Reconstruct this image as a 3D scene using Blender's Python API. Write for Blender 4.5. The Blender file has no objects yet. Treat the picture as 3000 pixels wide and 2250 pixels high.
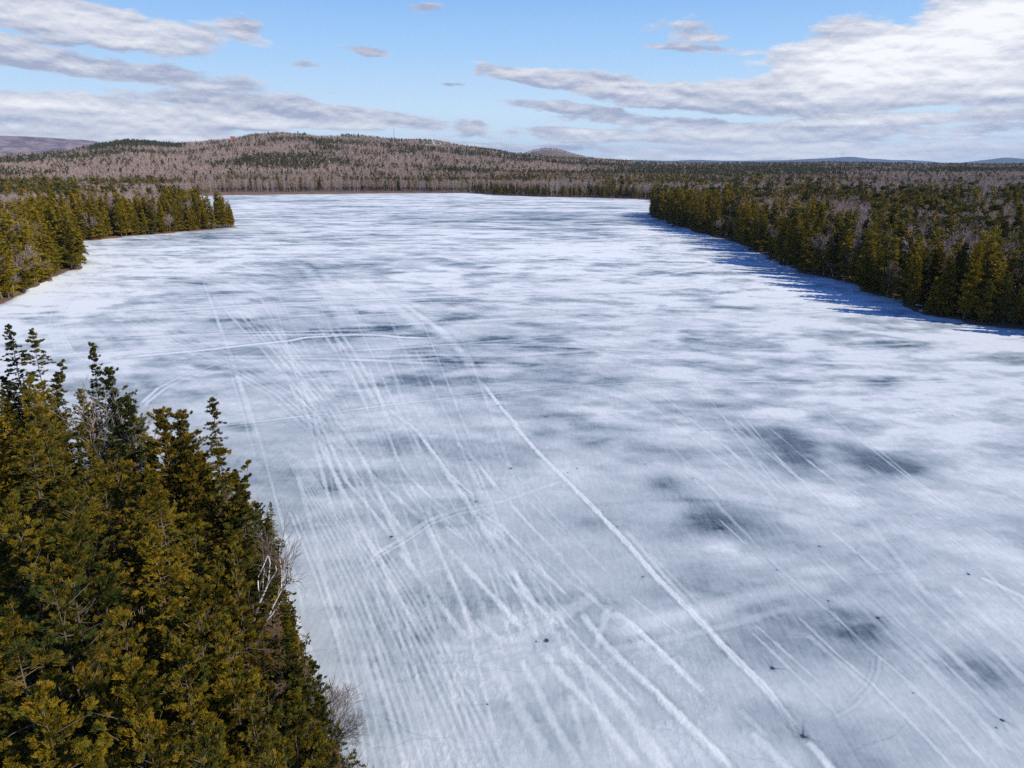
import bpy, math, random
import numpy as np

random.seed(7)
RNG = np.random.default_rng(11)
SC = bpy.context.scene
COL = SC.collection
PI = math.pi

# ------------------------------------------------------------------ camera model (photo pixels 3000 x 2250)
CAM_H = 35.0
FPX = 2080.0
HORIZON = 474.0
PITCH = math.atan((1125 - HORIZON) / FPX)
CP, SP = math.cos(PITCH), math.sin(PITCH)


def ray(px, py):
    """direction of the ray through a photo pixel (world, y forward)"""
    u = (np.asarray(px, float) - 1500) / FPX
    v = (1125 - np.asarray(py, float)) / FPX
    return u, CP + v * SP, -SP + v * CP


def ground(px, py, z=0.0):
    dx, dy, dz = ray(px, py)
    t = (z - CAM_H) / dz
    return dx * t, dy * t


def pix(x, y, z):
    d = y * CP - (z - CAM_H) * SP
    h = y * SP + (z - CAM_H) * CP
    d = np.maximum(d, 1e-3)
    return 1500 + FPX * x / d, 1125 - FPX * h / d, d


S = 3000 / 2212.0


def G(pts):
    """points given in 2212-wide picture units -> ground"""
    a = np.array(pts, float) * S
    x, y = ground(a[:, 0], a[:, 1])
    return np.stack([x, y], 1)


def GP(pts):
    a = np.array(pts, float)
    x, y = ground(a[:, 0], a[:, 1])
    return np.stack([x, y], 1)


# ------------------------------------------------------------------ numpy noise
def _hash(ix, iy, seed):
    h = (ix.astype(np.int64) * 374761393 + iy.astype(np.int64) * 668265263 + seed * 974634521) & 0xFFFFFFFF
    h = ((h ^ (h >> 13)) * 1274126177) & 0xFFFFFFFF
    h = h ^ (h >> 16)
    return (h & 0xFFFFFF) / float(0xFFFFFF)


def vnoise(x, y, seed=0):
    x0 = np.floor(x); y0 = np.floor(y)
    fx = x - x0; fy = y - y0
    fx = fx * fx * fx * (fx * (fx * 6 - 15) + 10)
    fy = fy * fy * fy * (fy * (fy * 6 - 15) + 10)
    a = _hash(x0, y0, seed); b = _hash(x0 + 1, y0, seed)
    c = _hash(x0, y0 + 1, seed); d = _hash(x0 + 1, y0 + 1, seed)
    return (a + (b - a) * fx) * (1 - fy) + (c + (d - c) * fx) * fy


def fbm(x, y, seed=0, octs=4, gain=0.5):
    s = np.zeros_like(x, float); amp = 1.0; tot = 0
    for k in range(octs):
        ang = 0.6 * k + 0.3
        ca, sa = math.cos(ang), math.sin(ang)
        s += amp * vnoise((x * ca - y * sa) * 2 ** k, (x * sa + y * ca) * 2 ** k, seed + k * 17)
        tot += amp; amp *= gain
    return s / tot


def sstep(a, b, x):
    t = np.clip((x - a) / (b - a), 0, 1)
    return t * t * (3 - 2 * t)


# ------------------------------------------------------------------ mesh helpers
def mesh(name, verts, quads=None, tris=None, mats=(), attrs=None, smooth=False, mat_idx=None):
    me = bpy.data.meshes.new(name)
    verts = np.asarray(verts, np.float32)
    nq = 0 if quads is None else len(quads)
    nt = 0 if tris is None else len(tris)
    me.vertices.add(len(verts))
    me.vertices.foreach_set('co', verts.ravel())
    loops = []
    if nq: loops.append(np.asarray(quads, np.int32).ravel())
    if nt: loops.append(np.asarray(tris, np.int32).ravel())
    if loops:
        loops = np.concatenate(loops)
        me.loops.add(len(loops))
        me.loops.foreach_set('vertex_index', loops)
        me.polygons.add(nq + nt)
        starts = np.concatenate([np.arange(nq) * 4, nq * 4 + np.arange(nt) * 3]).astype(np.int32)
        me.polygons.foreach_set('loop_start', starts)
        if smooth:
            me.polygons.foreach_set('use_smooth', np.ones(nq + nt, bool))
        else:
            me.polygons.foreach_set('use_smooth', np.zeros(nq + nt, bool))
        if mat_idx is not None:
            me.polygons.foreach_set('material_index', np.asarray(mat_idx, np.int32))
    for m in mats: me.materials.append(m)
    for k, (dom, typ, arr) in (attrs or {}).items():
        a = me.attributes.new(k, typ, dom)
        if typ == 'FLOAT': a.data.foreach_set('value', np.asarray(arr, np.float32).ravel())
        elif typ == 'INT': a.data.foreach_set('value', np.asarray(arr, np.int32).ravel())
        else: a.data.foreach_set('vector', np.asarray(arr, np.float32).ravel())
    me.update(calc_edges=True)
    return me


def link(name, data, parent=None, loc=None, **props):
    o = bpy.data.objects.new(name, data)
    COL.objects.link(o)
    if parent is not None: o.parent = parent
    if loc is not None: o.location = loc
    for k, v in props.items(): o[k] = v
    return o


class MB:
    """small mesh builder for built things: boxes, bars, prisms"""
    def __init__(s): s.v = []; s.f = []

    def add(s, v, f):
        n = len(s.v); s.v += [tuple(p) for p in v]; s.f += [tuple(i + n for i in q) for q in f]

    def box(s, x0, x1, y0, y1, z0, z1):
        s.add([(x0, y0, z0), (x1, y0, z0), (x1, y1, z0), (x0, y1, z0), (x0, y0, z1), (x1, y0, z1), (x1, y1, z1), (x0, y1, z1)],
              [(3, 2, 1, 0), (4, 5, 6, 7), (0, 1, 5, 4), (1, 2, 6, 5), (2, 3, 7, 6), (3, 0, 4, 7)])

    def bar(s, p, q, r0, r1=None, n=6):
        r1 = r0 if r1 is None else r1
        p = np.array(p, float); q = np.array(q, float); d = q - p; d /= np.linalg.norm(d)
        a = np.cross(d, (0.3, 0.1, 1) if abs(d[2]) < .9 else (1, 0, 0)); a /= np.linalg.norm(a); b = np.cross(d, a)
        v = []
        for c, r in ((p, r0), (q, r1)):
            for k in range(n):
                t = 2 * PI * k / n; v.append(c + r * (math.cos(t) * a + math.sin(t) * b))
        f = [(k, (k + 1) % n, n + (k + 1) % n, n + k) for k in range(n)]
        f += [tuple(range(n - 1, -1, -1)), tuple(range(n, 2 * n))]
        s.add(v, f)

    def build(s, name, m, parent=None, loc=None, **props):
        me = bpy.data.meshes.new(name); me.from_pydata([tuple(map(float, p)) for p in s.v], [], s.f); me.materials.append(m); me.update()
        return link(name, me, parent, loc, **props)


def empty(name, loc, rz=0, **props):
    o = bpy.data.objects.new(name, None); COL.objects.link(o)
    o.location = loc; o.rotation_euler = (0, 0, rz); o.empty_display_size = .3
    for k, v in props.items(): o[k] = v
    return o


# ------------------------------------------------------------------ materials
class NT:
    def __init__(s, tree): s.t = tree; s.n = tree.nodes; s.l = tree.links

    def node(s, typ, **kw):
        n = s.n.new(typ)
        for k, v in kw.items(): setattr(n, k, v)
        return n

    def put(s, sock, v):
        if hasattr(v, 'links') or isinstance(v, bpy.types.NodeSocket): s.l.new(v, sock)
        else: sock.default_value = v

    def m(s, op, a, b=None, c=None, clamp=False):
        n = s.node('ShaderNodeMath', operation=op, use_clamp=clamp)
        for i, x in enumerate((a, b, c)):
            if x is not None: s.put(n.inputs[i], x)
        return n.outputs[0]

    def mix(s, f, a, b, mode='MIX'):
        n = s.node('ShaderNodeMix', data_type='RGBA', blend_type=mode)
        s.put(n.inputs[0], f)
        for i, x in ((6, a), (7, b)):
            s.put(n.inputs[i], x if isinstance(x, bpy.types.NodeSocket) else (*x, 1))
        return n.outputs[2]

    def ss(s, lo, hi, x):
        n = s.node('ShaderNodeMapRange', interpolation_type='SMOOTHSTEP')
        s.put(n.inputs[0], x); n.inputs[1].default_value = lo; n.inputs[2].default_value = hi
        return n.outputs[0]

    def noise(s, vec, scale, detail=3, rough=.55, dist=0):
        n = s.node('ShaderNodeTexNoise')
        if vec is not None: s.l.new(vec, n.inputs['Vector'])
        n.inputs['Scale'].default_value = scale; n.inputs['Detail'].default_value = detail
        n.inputs['Roughness'].default_value = rough; n.inputs['Distortion'].default_value = dist
        return n.outputs[0]

    def attr(s, name, typ='GEOMETRY'):
        n = s.node('ShaderNodeAttribute', attribute_name=name, attribute_type=typ)
        return n


def material(name):
    m = bpy.data.materials.new(name); m.use_nodes = True
    t = NT(m.node_tree)
    b = m.node_tree.nodes['Principled BSDF']
    out = m.node_tree.nodes['Material Output']
    return m, t, b, out


def plain(name, col, rough=.7, var=.12, scale=6.0, metal=0):
    m, t, b, o = material(name)
    pos = t.node('ShaderNodeNewGeometry').outputs['Position']
    nz = t.noise(pos, scale, 4)
    b.inputs['Base Color'].default_value = (*col, 1)
    t.put(b.inputs['Base Color'], t.mix(nz, [c * (1 - var) for c in col], [min(1, c * (1 + var)) for c in col]))
    b.inputs['Roughness'].default_value = rough; b.inputs['Metallic'].default_value = metal
    return m


def foliage(name, green, gold, bronze):
    """winter conifer foliage; object colour's red channel = how golden, green channel = how bronze"""
    m, t, b, o = material(name)
    oi = t.node('ShaderNodeObjectInfo')
    sep = t.node('ShaderNodeSeparateColor'); t.l.new(oi.outputs['Color'], sep.inputs[0])
    geo = t.node('ShaderNodeNewGeometry')
    tint = t.attr('tint').outputs['Fac']
    n1 = t.noise(geo.outputs['Position'], .55, 3, .6)
    rnd = oi.outputs['Random']
    g = t.m('ADD', t.m('MULTIPLY', n1, .9), t.m('MULTIPLY', tint, .75))
    g = t.m('ADD', g, t.m('SUBTRACT', t.m('MULTIPLY', sep.outputs[0], 1.0), 1.02))
    g = t.m('ADD', g, t.m('MULTIPLY', t.m('SUBTRACT', rnd, .5), .35), clamp=True)
    c = t.mix(g, green, gold)
    br = t.m('MULTIPLY', t.m('POWER', tint, 2.0), t.m('ADD', t.m('MULTIPLY', sep.outputs[1], 1.0), .0), clamp=True)
    c = t.mix(br, c, bronze)
    b.inputs['Roughness'].default_value = .75
    b.inputs['Specular IOR Level'].default_value = .12
    t.put(b.inputs['Base Color'], c)
    tr = t.node('ShaderNodeBsdfTranslucent'); t.put(tr.inputs[0], c)
    ad = t.node('ShaderNodeMixShader'); ad.inputs[0].default_value = .18
    t.l.new(b.outputs[0], ad.inputs[1]); t.l.new(tr.outputs[0], ad.inputs[2]); t.l.new(ad.outputs[0], o.inputs[0])
    return m


M_FOL = foliage('conifer_foliage', (.032, .048, .009), (.25, .180, .006), (.28, .140, .012))
M_DARKFOL = foliage('dark_conifer_foliage', (.016, .030, .015), (.09, .085, .015), (.1, .07, .02))
M_PINE = foliage('pine_foliage', (.050, .066, .016), (.17, .145, .02), (.18, .12, .02))


def bark(name, a, b_, scale=3.0, marks=None):
    m, t, b, o = material(name)
    geo = t.node('ShaderNodeNewGeometry'); oi = t.node('ShaderNodeObjectInfo')
    n = t.noise(geo.outputs['Position'], scale, 4, .65)
    f = t.m('ADD', t.m('MULTIPLY', n, .8), t.m('MULTIPLY', oi.outputs['Random'], .45), clamp=True)
    c = t.mix(f, a, b_)
    if marks:
        mp = t.node('ShaderNodeMapping'); mp.inputs['Scale'].default_value = (1.2, 1.2, 5.0)
        t.l.new(geo.outputs['Position'], mp.inputs[0])
        k = t.ss(.60, .68, t.noise(mp.outputs[0], 1.0, 3, .6))
        c = t.mix(k, c, marks)
    t.put(b.inputs['Base Color'], c); b.inputs['Roughness'].default_value = .85
    b.inputs['Specular IOR Level'].default_value = .2
    return m


M_BARK = bark('conifer_bark', (.06, .045, .034), (.15, .115, .09))
M_GREYBARK = bark('grey_bark', (.17, .14, .12), (.36, .31, .27))
M_TWIG = bark('twig_bark', (.19, .135, .12), (.40, .305, .265), .05)
M_NEARTWIG = bark('near_twig_bark', (.11, .082, .072), (.23, .18, .155), .5)
M_FARTWIG = bark('far_twig_bark', (.160, .105, .092), (.49, .350, .280), .009)
M_PALETRUNK = bark('pale_trunk', (.40, .35, .30), (.70, .63, .55))
M_BIRCH = bark('birch_bark', (.58, .55, .50), (.78, .76, .72), 2.0, (.10, .085, .08))
M_SNAG = bark('weathered_wood', (.25, .235, .22), (.42, .40, .38))
M_BRONZE = foliage('bronze_foliage', (.09, .075, .02), (.17, .10, .02), (.20, .10, .04))

# ------------------------------------------------------------------ shoreline of the lake
left_shore = [(14, -80), (4, -20), (-2, 10), (-7, 24), tuple(GP([(990, 2250)])[0]), (-14.5, 42), (-17.5, 50),
              (-21, 57), (-28, 64), (-38, 70.5), (-50, 76), (-64, 84), (-90, 92), (-125, 102), (-160, 118), (-175, 140), (-160, 158)]
left_mid = GP([(0, 893), (60, 868), (130, 830), (200, 800), (232, 776), (236, 760), (222, 735), (180, 722)]).tolist()
left_pt = GP([(190, 709), (230, 706), (300, 700), (380, 692), (450, 687), (540, 680), (610, 674), (690, 664)]).tolist()
behind = [(-172, 418), (-240, 520), (-330, 690)]
far_sh = GP([(637, 566), (720, 565.5), (800, 565), (1000, 563), (1200, 563), (1384, 566), (1452, 571), (1565, 576), (1720, 579), (1859, 582.5), (1909, 585)]).tolist()
r_back = [(170, 590), (132, 500)]
right_sh = GP([(1912, 622), (1903, 630), (1990, 666), (2060, 684), (2115, 698), (2223, 736), (2288, 774), (2386, 807), (2505, 834),
               (2532, 853), (2614, 877), (2722, 921), (2885, 951), (3000, 960)]).tolist()
r_out = [(121, 141), (137, 119), (175, 96), (250, 40), (290, -80)]
LAKE = np.array([tuple(p) for p in (list(left_shore) + left_mid + left_pt + behind + far_sh + r_back + right_sh + r_out)], float)


def sdf(x, y):
    """signed distance to the shoreline: negative on the lake, positive on land"""
    x = np.asarray(x, float); y = np.asarray(y, float)
    sh = x.shape
    r = np.hypot(x, y)
    jx = x + (fbm(x / 9, y / 9, 5, 3) - .5) * 5.0 * np.clip(r / 120, .35, 2)
    jy = y + (fbm(x / 9 + 40, y / 9, 6, 3) - .5) * 5.0 * np.clip(r / 120, .35, 2)
    P = np.stack([jx.ravel(), jy.ravel()], 1)
    best = np.full(len(P), 1e18); inside = np.zeros(len(P), bool)
    n = len(LAKE)
    for i in range(n):
        a = LAKE[i]; b = LAKE[(i + 1) % n]
        d = b - a; L2 = d @ d
        t = np.clip(((P[:, 0] - a[0]) * d[0] + (P[:, 1] - a[1]) * d[1]) / L2, 0, 1)
        q = (P[:, 0] - a[0] - t * d[0]) ** 2 + (P[:, 1] - a[1] - t * d[1]) ** 2
        best = np.minimum(best, q)
        if a[1] != b[1]:
            cond = (a[1] > P[:, 1]) != (b[1] > P[:, 1])
            xi = a[0] + (P[:, 1] - a[1]) * d[0] / d[1]
            inside ^= cond & (P[:, 0] < xi)
    sd = np.sqrt(best)
    return np.where(inside, -sd, sd).reshape(sh)


# ------------------------------------------------------------------ terrain height
RIDGE_R = 2800.0
SKY = np.array([(-1200, 330), (-500, 326), (-200, 324), (0, 336), (150, 326), (210, 315), (270, 306), (330, 308), (380, 312), (440, 304), (500, 299), (540, 290.5), (600, 288),
                (680, 293), (760, 297), (860, 303), (940, 306), (1000, 317), (1060, 324), (1100, 331), (1250, 342), (1330, 346),
                (1400, 351), (1600, 352), (1800, 351), (2000, 354), (2212, 355), (2600, 355), (3400, 356)], float) * S
_sk_az = np.arctan2((SKY[:, 0] - 1500) / FPX, 1.0 / CP * 1.0)
_sx, _sy, _sz = ray(SKY[:, 0], SKY[:, 1])
_sk_az = np.arctan2(_sx, _sy)
_sk_h = CAM_H + RIDGE_R * _sz / np.hypot(_sx, _sy) - 12.0


def terr(x, y, sd=None):
    x = np.asarray(x, float); y = np.asarray(y, float)
    if sd is None: sd = sdf(x, y)
    r = np.hypot(x, y); az = np.arctan2(x, y)
    bank = np.clip(sd * .5, -.7, .55) + np.clip(sd - 2, 0, 400) * .008
    bank = bank + np.where(sd > 1, (fbm(x / 14, y / 14, 21, 3) - .5) * .9 * np.clip((sd - 1) / 10, 0, 1), 0)
    hr = np.interp(az, _sk_az, _sk_h)
    t = np.clip((r - 1000) / (RIDGE_R - 1000), 0, 1)
    up = t * t * (3 - 2 * t)
    dn = 1 - .75 * sstep(RIDGE_R + 60, RIDGE_R + 1100, r)
    h = np.maximum(bank, 0) * 1.0 + np.maximum(hr - 4.0, 0) * up * dn
    h = h + np.where(r > 950, (fbm(x / 260, y / 260, 31, 4) - .5) * 26 * up * np.clip(hr / 70, .2, 1) * (1 - .8 * np.exp(-((r - RIDGE_R) / 160) ** 2)), 0)
    h = np.where(sd < 0, bank, h)
    # round hill beyond
    cx, cy = ground_at(1180 * S, 5200)
    h = h + 96 * np.exp(-(((x - cx) / 235) ** 2 + ((y - cy) / 420) ** 2)) + 30 * np.exp(-(((x - cx - 420) / 300) ** 2 + ((y - cy) / 420) ** 2))
    return h


def ground_at(px, r):
    dx, dy, dz = ray(px, 474)
    n = math.hypot(dx, dy)
    return float(dx / n * r), float(dy / n * r)


# fields / clearings on the hill: (photo px x, range, half width m, half depth m)
CLEAR = [(688, 2720, 60, 230), (620, 2740, 55, 120), (955, 2660, 60, 160), (1278, 2500, 50, 160), (1470, 2250, 30, 80),
         (1700, 2150, 170, 90), (1240, 2000, 120, 60)]


def cleared(x, y):
    m = np.zeros(np.shape(x), bool)
    for px, r, a, b in CLEAR:
        cx, cy = ground_at(px, r)
        n = math.hypot(cx, cy); ux, uy = cx / n, cy / n
        dr = (x - cx) * ux + (y - cy) * uy; dt = (x - cx) * uy - (y - cy) * ux
        m |= (dt / a) ** 2 + ((dr + b * .6) / b) ** 2 < 1
    return m


def polar(az, rr):
    A, R = np.meshgrid(az, rr)
    n, m = len(rr), len(az)
    idx = np.arange(n * m).reshape(n, m)
    q = np.stack([idx[:-1, :-1], idx[:-1, 1:], idx[1:, 1:], idx[1:, :-1]], -1).reshape(-1, 4)
    q = q[:, ::-1]
    return (np.sin(A) * R).ravel(), (np.cos(A) * R).ravel(), q


def rings(r0, r1, k, lo, hi):
    out = [r0]
    while out[-1] < r1:
        r = out[-1]
        out.append(r + min(max(r * r / CAM_H / 710 * k, lo), hi if r < 1700 else max(hi, r * .012)))
    return np.array(out)


def azs(step, inner=42, outer=80):
    a = np.arange(-inner, inner + step, step)
    b = np.arange(inner + 1, outer, 1.0)
    return np.radians(np.concatenate([-b[::-1], a, b]))


# ground sheet
ax, ay, aq = polar(azs(.13), np.concatenate([[2.0, 5, 8, 10], rings(11, 32000, 1.1, .7, 9)]))
asd = sdf(ax, ay)
azz = terr(ax, ay, asd)
azz = np.where(asd < -8, -1.2, azz)
field = cleared(ax, ay).astype(float)
pointm = ((ax < -120) & (ay > 300) & (ay < 480)) * 1.0
bankm = np.exp(-np.clip(asd - .2, 0, 99) / np.where(pointm > 0, 1.8, .8)) * np.where(pointm > 0, .9, .30)


def ground_material():
    m, t, b, o = material('forest_floor')
    geo = t.node('ShaderNodeNewGeometry').outputs['Position']
    n1 = t.noise(geo, .35, 5, .65); n2 = t.noise(geo, 2.5, 4, .6); n3 = t.noise(geo, .008, 4, .6)
    litter = t.mix(n2, (.055, .038, .024), (.16, .105, .062))
    litter = t.mix(t.ss(.55, .75, n1), litter, (.20, .15, .10))
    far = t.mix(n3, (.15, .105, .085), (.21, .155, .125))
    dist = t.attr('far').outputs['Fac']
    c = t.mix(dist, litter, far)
    bk = t.mix(t.noise(geo, .9, 4, .65), (.13, .052, .02), (.42, .20, .085))
    c = t.mix(t.attr('bank').outputs['Fac'], c, bk)
    c = t.mix(t.attr('field').outputs['Fac'], c, t.mix(n3, (.34, .27, .17), (.42, .34, .22)))
    t.put(b.inputs['Base Color'], c); b.inputs['Roughness'].default_value = .95
    b.inputs['Specular IOR Level'].default_value = .1
    bp = t.node('ShaderNodeBump'); bp.inputs['Strength'].default_value = .6; bp.inputs['Distance'].default_value = .2
    t.l.new(n2, bp.inputs['Height']); t.l.new(bp.outputs[0], b.inputs['Normal'])
    return m


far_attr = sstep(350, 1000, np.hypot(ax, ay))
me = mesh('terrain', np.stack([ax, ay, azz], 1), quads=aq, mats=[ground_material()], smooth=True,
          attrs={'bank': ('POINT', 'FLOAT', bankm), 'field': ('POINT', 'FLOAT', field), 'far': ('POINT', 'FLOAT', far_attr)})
link('terrain', me, kind='structure')

# ------------------------------------------------------------------ lake ice
lx, ly, lq = polar(azs(.062, 41, 70), rings(14, 860, .62, .06, 2.2))
lsd = sdf(lx, ly)
keep = (lsd[lq] < 2.5).any(1)
lq = lq[keep]
used = np.zeros(len(lx), bool); used[lq.ravel()] = True
remap = np.cumsum(used) - 1
lx, ly, lsd = lx[used], ly[used], lsd[used]
lq = remap[lq]
lr = np.hypot(lx, ly)

# bare-ice patches: soft blotches of 10 - 20 m, streaks along the wind
wind = math.radians(-38)
wx = lx * math.cos(wind) - ly * math.sin(wind); wy = lx * math.sin(wind) + ly * math.cos(wind)
warpx = (fbm(lx / 18, ly / 18, 3, 2) - .5) * 10; warpy = (fbm(lx / 18 + 9, ly / 18, 4, 2) - .5) * 10
n_big = fbm(lx / 75, ly / 75, 41, 3)
n_mid = fbm((lx + warpx) / 17, (ly + warpy) / 15, 42, 4, .5)
n_x = fbm(lx / 46, ly / 13, 52, 4, .55)
n_x2 = fbm(lx / 24, ly / 5, 53, 4, .6)
n_x3 = fbm(lx / 60, ly / 6, 58, 5, .65)
n_str = fbm(wx / 2.2, wy / 26, 43, 4, .6)
n_det = np.clip((fbm(lx / 7, ly / 3.2, 54, 5, .62) - .5) * 1.5 + .5, 0, 1)
n_fine = fbm(lx / 1.1, ly / 1.1, 44, 4, .6)
n_a = fbm((lx + warpx * .5) / 10, (ly + warpy * .5) / 6.2, 55, 5, .52)
n_b = fbm((lx + warpx) / 30, (ly + warpy) / 13, 56, 5, .56)
fr_ = sstep(150, 380, lr)
patch = sstep(.43, .74, n_a) * (.42 - .16 * fr_) + sstep(.42, .70, n_b) * (.10 + .18 * fr_)
snow = .87 + .06 * sstep(95, 170, lr) - patch * (1.0 + .15 * sstep(95, 170, lr)) + (n_x3 - .5) * .6 * fr_ + (n_x2 - .5) * (.28 + .52 * fr_) * sstep(110, 280, lr) + (n_big - .5) * .5 + (n_str - .5) * .34 + (n_fine - .5) * .16 + (n_det - .5) * .42
# broad tendencies
gx = pix(lx, ly, 0 * lx)
u, v = gx[0] / S, gx[1] / S


def blob(cx, cy, rx, ry, amt, ang=0):
    """a patch of bare (amt<0) or snowy (amt>0) ice at its place on the lake"""
    c = G([(cx, cy)])[0]; e = G([(cx + rx, cy)])[0]; k = G([(cx, cy + ry)])[0]
    a = abs(e[0] - c[0]) + .5; b = abs(k[1] - c[1]) + .5
    ca, sa = math.cos(ang), math.sin(ang)
    dx = (lx - c[0]) + warpx * min(1.0, a / 9); dy = (ly - c[1]) + warpy * min(1.0, b / 9)
    X = (dx * ca + dy * sa) / a; Y = (-dx * sa + dy * ca) / b
    return amt * (1.0 if amt < -.3 else .7) * np.exp(-(X * X + Y * Y)) * (.1 + 1.8 * n_det)


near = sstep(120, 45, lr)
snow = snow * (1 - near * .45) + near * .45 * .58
snow += blob(1400, 600, 500, 60, .12) + blob(150, 620, 200, 120, .45) + blob(60, 690, 120, 60, .3) + blob(300, 760, 130, 70, .25)
snow += blob(1750, 760, 450, 110, .30) + blob(1500, 640, 350, 70, .22) + blob(2050, 900, 200, 90, .22) + blob(1300, 560, 300, 50, .15)
snow += blob(2100, 700, 160, 60, .3) + blob(1800, 640, 200, 40, .3) + blob(1500, 520, 250, 30, .25)
for b in [(700, 715, 150, 22, -.24), (620, 690, 150, 26, -.18), (470, 640, 170, 22, -.2), (660, 735, 60, 10, -.25), (640, 590, 70, 12, -.22), (840, 705, 50, 10, -.3), (940, 645, 60, 12, -.3),
          (820, 560, 200, 30, -.15), (700, 480, 250, 25, -.16), (1000, 470, 260, 20, -.12), (1250, 470, 200, 18, -.10), (350, 610, 140, 16, -.25),
          (1440, 1055, 45, 20, -.5), (1545, 1132, 60, 26, -.45), (1840, 1340, 70, 34, -.5), (1790, 1360, 90, 30, -.25), (1690, 950, 60, 26, -.5), (1720, 985, 50, 20, -.35),
          (1860, 985, 60, 18, -.35), (1950, 1010, 60, 18, -.42), (1500, 1285, 130, 26, -.3), (1620, 1290, 90, 22, -.25), (1640, 1410, 90, 40, -.28), (2165, 1470, 80, 60, -.36),
          (1180, 935, 40, 12, -.4), (1280, 960, 35, 10, -.4), (1350, 980, 120, 26, -.22), (1030, 1010, 70, 24, -.25), (960, 1030, 60, 16, -.22), (1190, 840, 70, 14, -.35),
          (1060, 860, 60, 14, -.3), (1350, 830, 70, 14, -.3), (1480, 880, 80, 16, -.25), (1590, 880, 45, 10, -.35), (1010, 740, 60, 12, -.3), (1680, 780, 60, 10, -.2),
          (640, 920, 50, 14, -.25), (710, 1055, 30, 12, -.35), (560, 830, 60, 14, -.2), (960, 900, 50, 16, -.25), (1290, 1120, 120, 30, -.18), (1900, 1420, 70, 22, -.2),
          (1320, 1380, 80, 26, -.22), (1230, 1350, 60, 20, -.2), (1080, 1000, 60, 16, -.2), (1500, 700, 120, 10, -.25), (1560, 660, 70, 8, -.25), (1420, 590, 120, 8, -.25), (1150, 600, 160, 10, -.16),
          (1560, 1190, 60, 24, .4), (1820, 1080, 34, 22, .45), (1300, 900, 90, 18, .25), (1060, 1010, 40, 14, .2), (1700, 890, 100, 20, .25), (1500, 920, 60, 14, .25)]:
    snow += blob(*b)
snow += np.exp(-np.clip(-lsd, 0, 99) / 6) * .2 * ((lr < 420) & (lr > 140))
snow = np.clip(snow - .03 - .03 * near, .10, 1.0)
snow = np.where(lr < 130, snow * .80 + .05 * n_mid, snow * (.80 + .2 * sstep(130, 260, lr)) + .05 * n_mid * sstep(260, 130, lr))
height = (n_fine - .5) * .03

# tracks
edge_n = fbm(lx / .55, ly / .55, 71, 3, .6)
gate = fbm(lx / 7, ly / 7, 74, 3)
gate = sstep(.3, .68, gate)
edge_m = fbm(lx / 2.6, ly / 2.6, 72, 2)


def track(pts, w=.6, s=.8, h=.06, ragged=.8, px3000=True, core=0.0, fade=True, dark=0.0):
    global snow, height
    P = GP(pts) if px3000 else G(pts)
    far_ = float(sstep(85, 165, np.array([np.hypot(P[:, 0], P[:, 1]).mean()]))[0])
    w = w * (.60 + .50 * far_); s = s * (.68 + .34 * far_); ragged = ragged * 1.2; h = h * .38
    solid = s > .74
    best = np.full(len(lx), 99.0); along = np.zeros(len(lx))
    seg = np.linalg.norm(np.diff(P, axis=0), axis=1); cum = np.concatenate([[0], np.cumsum(seg)]); tot = cum[-1]
    for i in range(len(P) - 1):
        a, b = P[i], P[i + 1]; pad = w * 3 + .5
        sel = np.nonzero((lx > min(a[0], b[0]) - pad) & (lx < max(a[0], b[0]) + pad) & (ly > min(a[1], b[1]) - pad) & (ly < max(a[1], b[1]) + pad))[0]
        if not len(sel): continue
        d = b - a; X = lx[sel] - a[0]; Y = ly[sel] - a[1]
        t = np.clip((X * d[0] + Y * d[1]) / (d @ d), 0, 1)
        q = np.hypot(X - t * d[0], Y - t * d[1])
        better = q < best[sel]
        best[sel[better]] = q[better]; along[sel[better]] = (cum[i] + t[better] * seg[i]) / tot
    sel = np.nonzero(best < w * 3 + .5)[0]
    if not len(sel): return
    q = best[sel] / w + (edge_n[sel] - .5) * ragged + (edge_m[sel] - .5) * ragged * .6
    m = 1 - sstep(.25, 1.45, q)
    al = along[sel]
    f = s * (.65 + .55 * edge_m[sel])
    if fade: f = f * sstep(0, .08, al) * sstep(1, .93, al)
    f = np.clip(f * (1.25 if solid else .40 + .8 * gate[sel]), 0, 1)
    k = m * f
    snow[sel] = snow[sel] * (1 - k) + k * (.84 + .16 * edge_n[sel])
    height[sel] += h * m * (.35 + .65 * edge_n[sel]) * (f > .05)
    # compacted, darker flanks beside a ridge
    fl = np.exp(-((best[sel] - w * 1.5) / (w * .45)) ** 2) * .10 * s
    snow[sel] -= fl * (.5 + edge_n[sel])
    if core:
        c = np.exp(-((best[sel]) / (w * .28)) ** 2) * core
        snow[sel] -= c; height[sel] -= c * .08
    if dark:
        snow[sel] -= np.exp(-((best[sel] - w) / (w * .5)) ** 2) * dark


C6 = lambda p: [(900 + x * .6329, 1200 + y * .6329) for x, y in p]
C7 = lambda p: [(1900 + x * .6329, 1200 + y * .6329) for x, y in p]
C8 = lambda p: [(600 + x * .4973, 700 + y * .4973) for x, y in p]
C4 = lambda p: [(x * .4219, 900 + y * .4219) for x, y in p]

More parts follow.
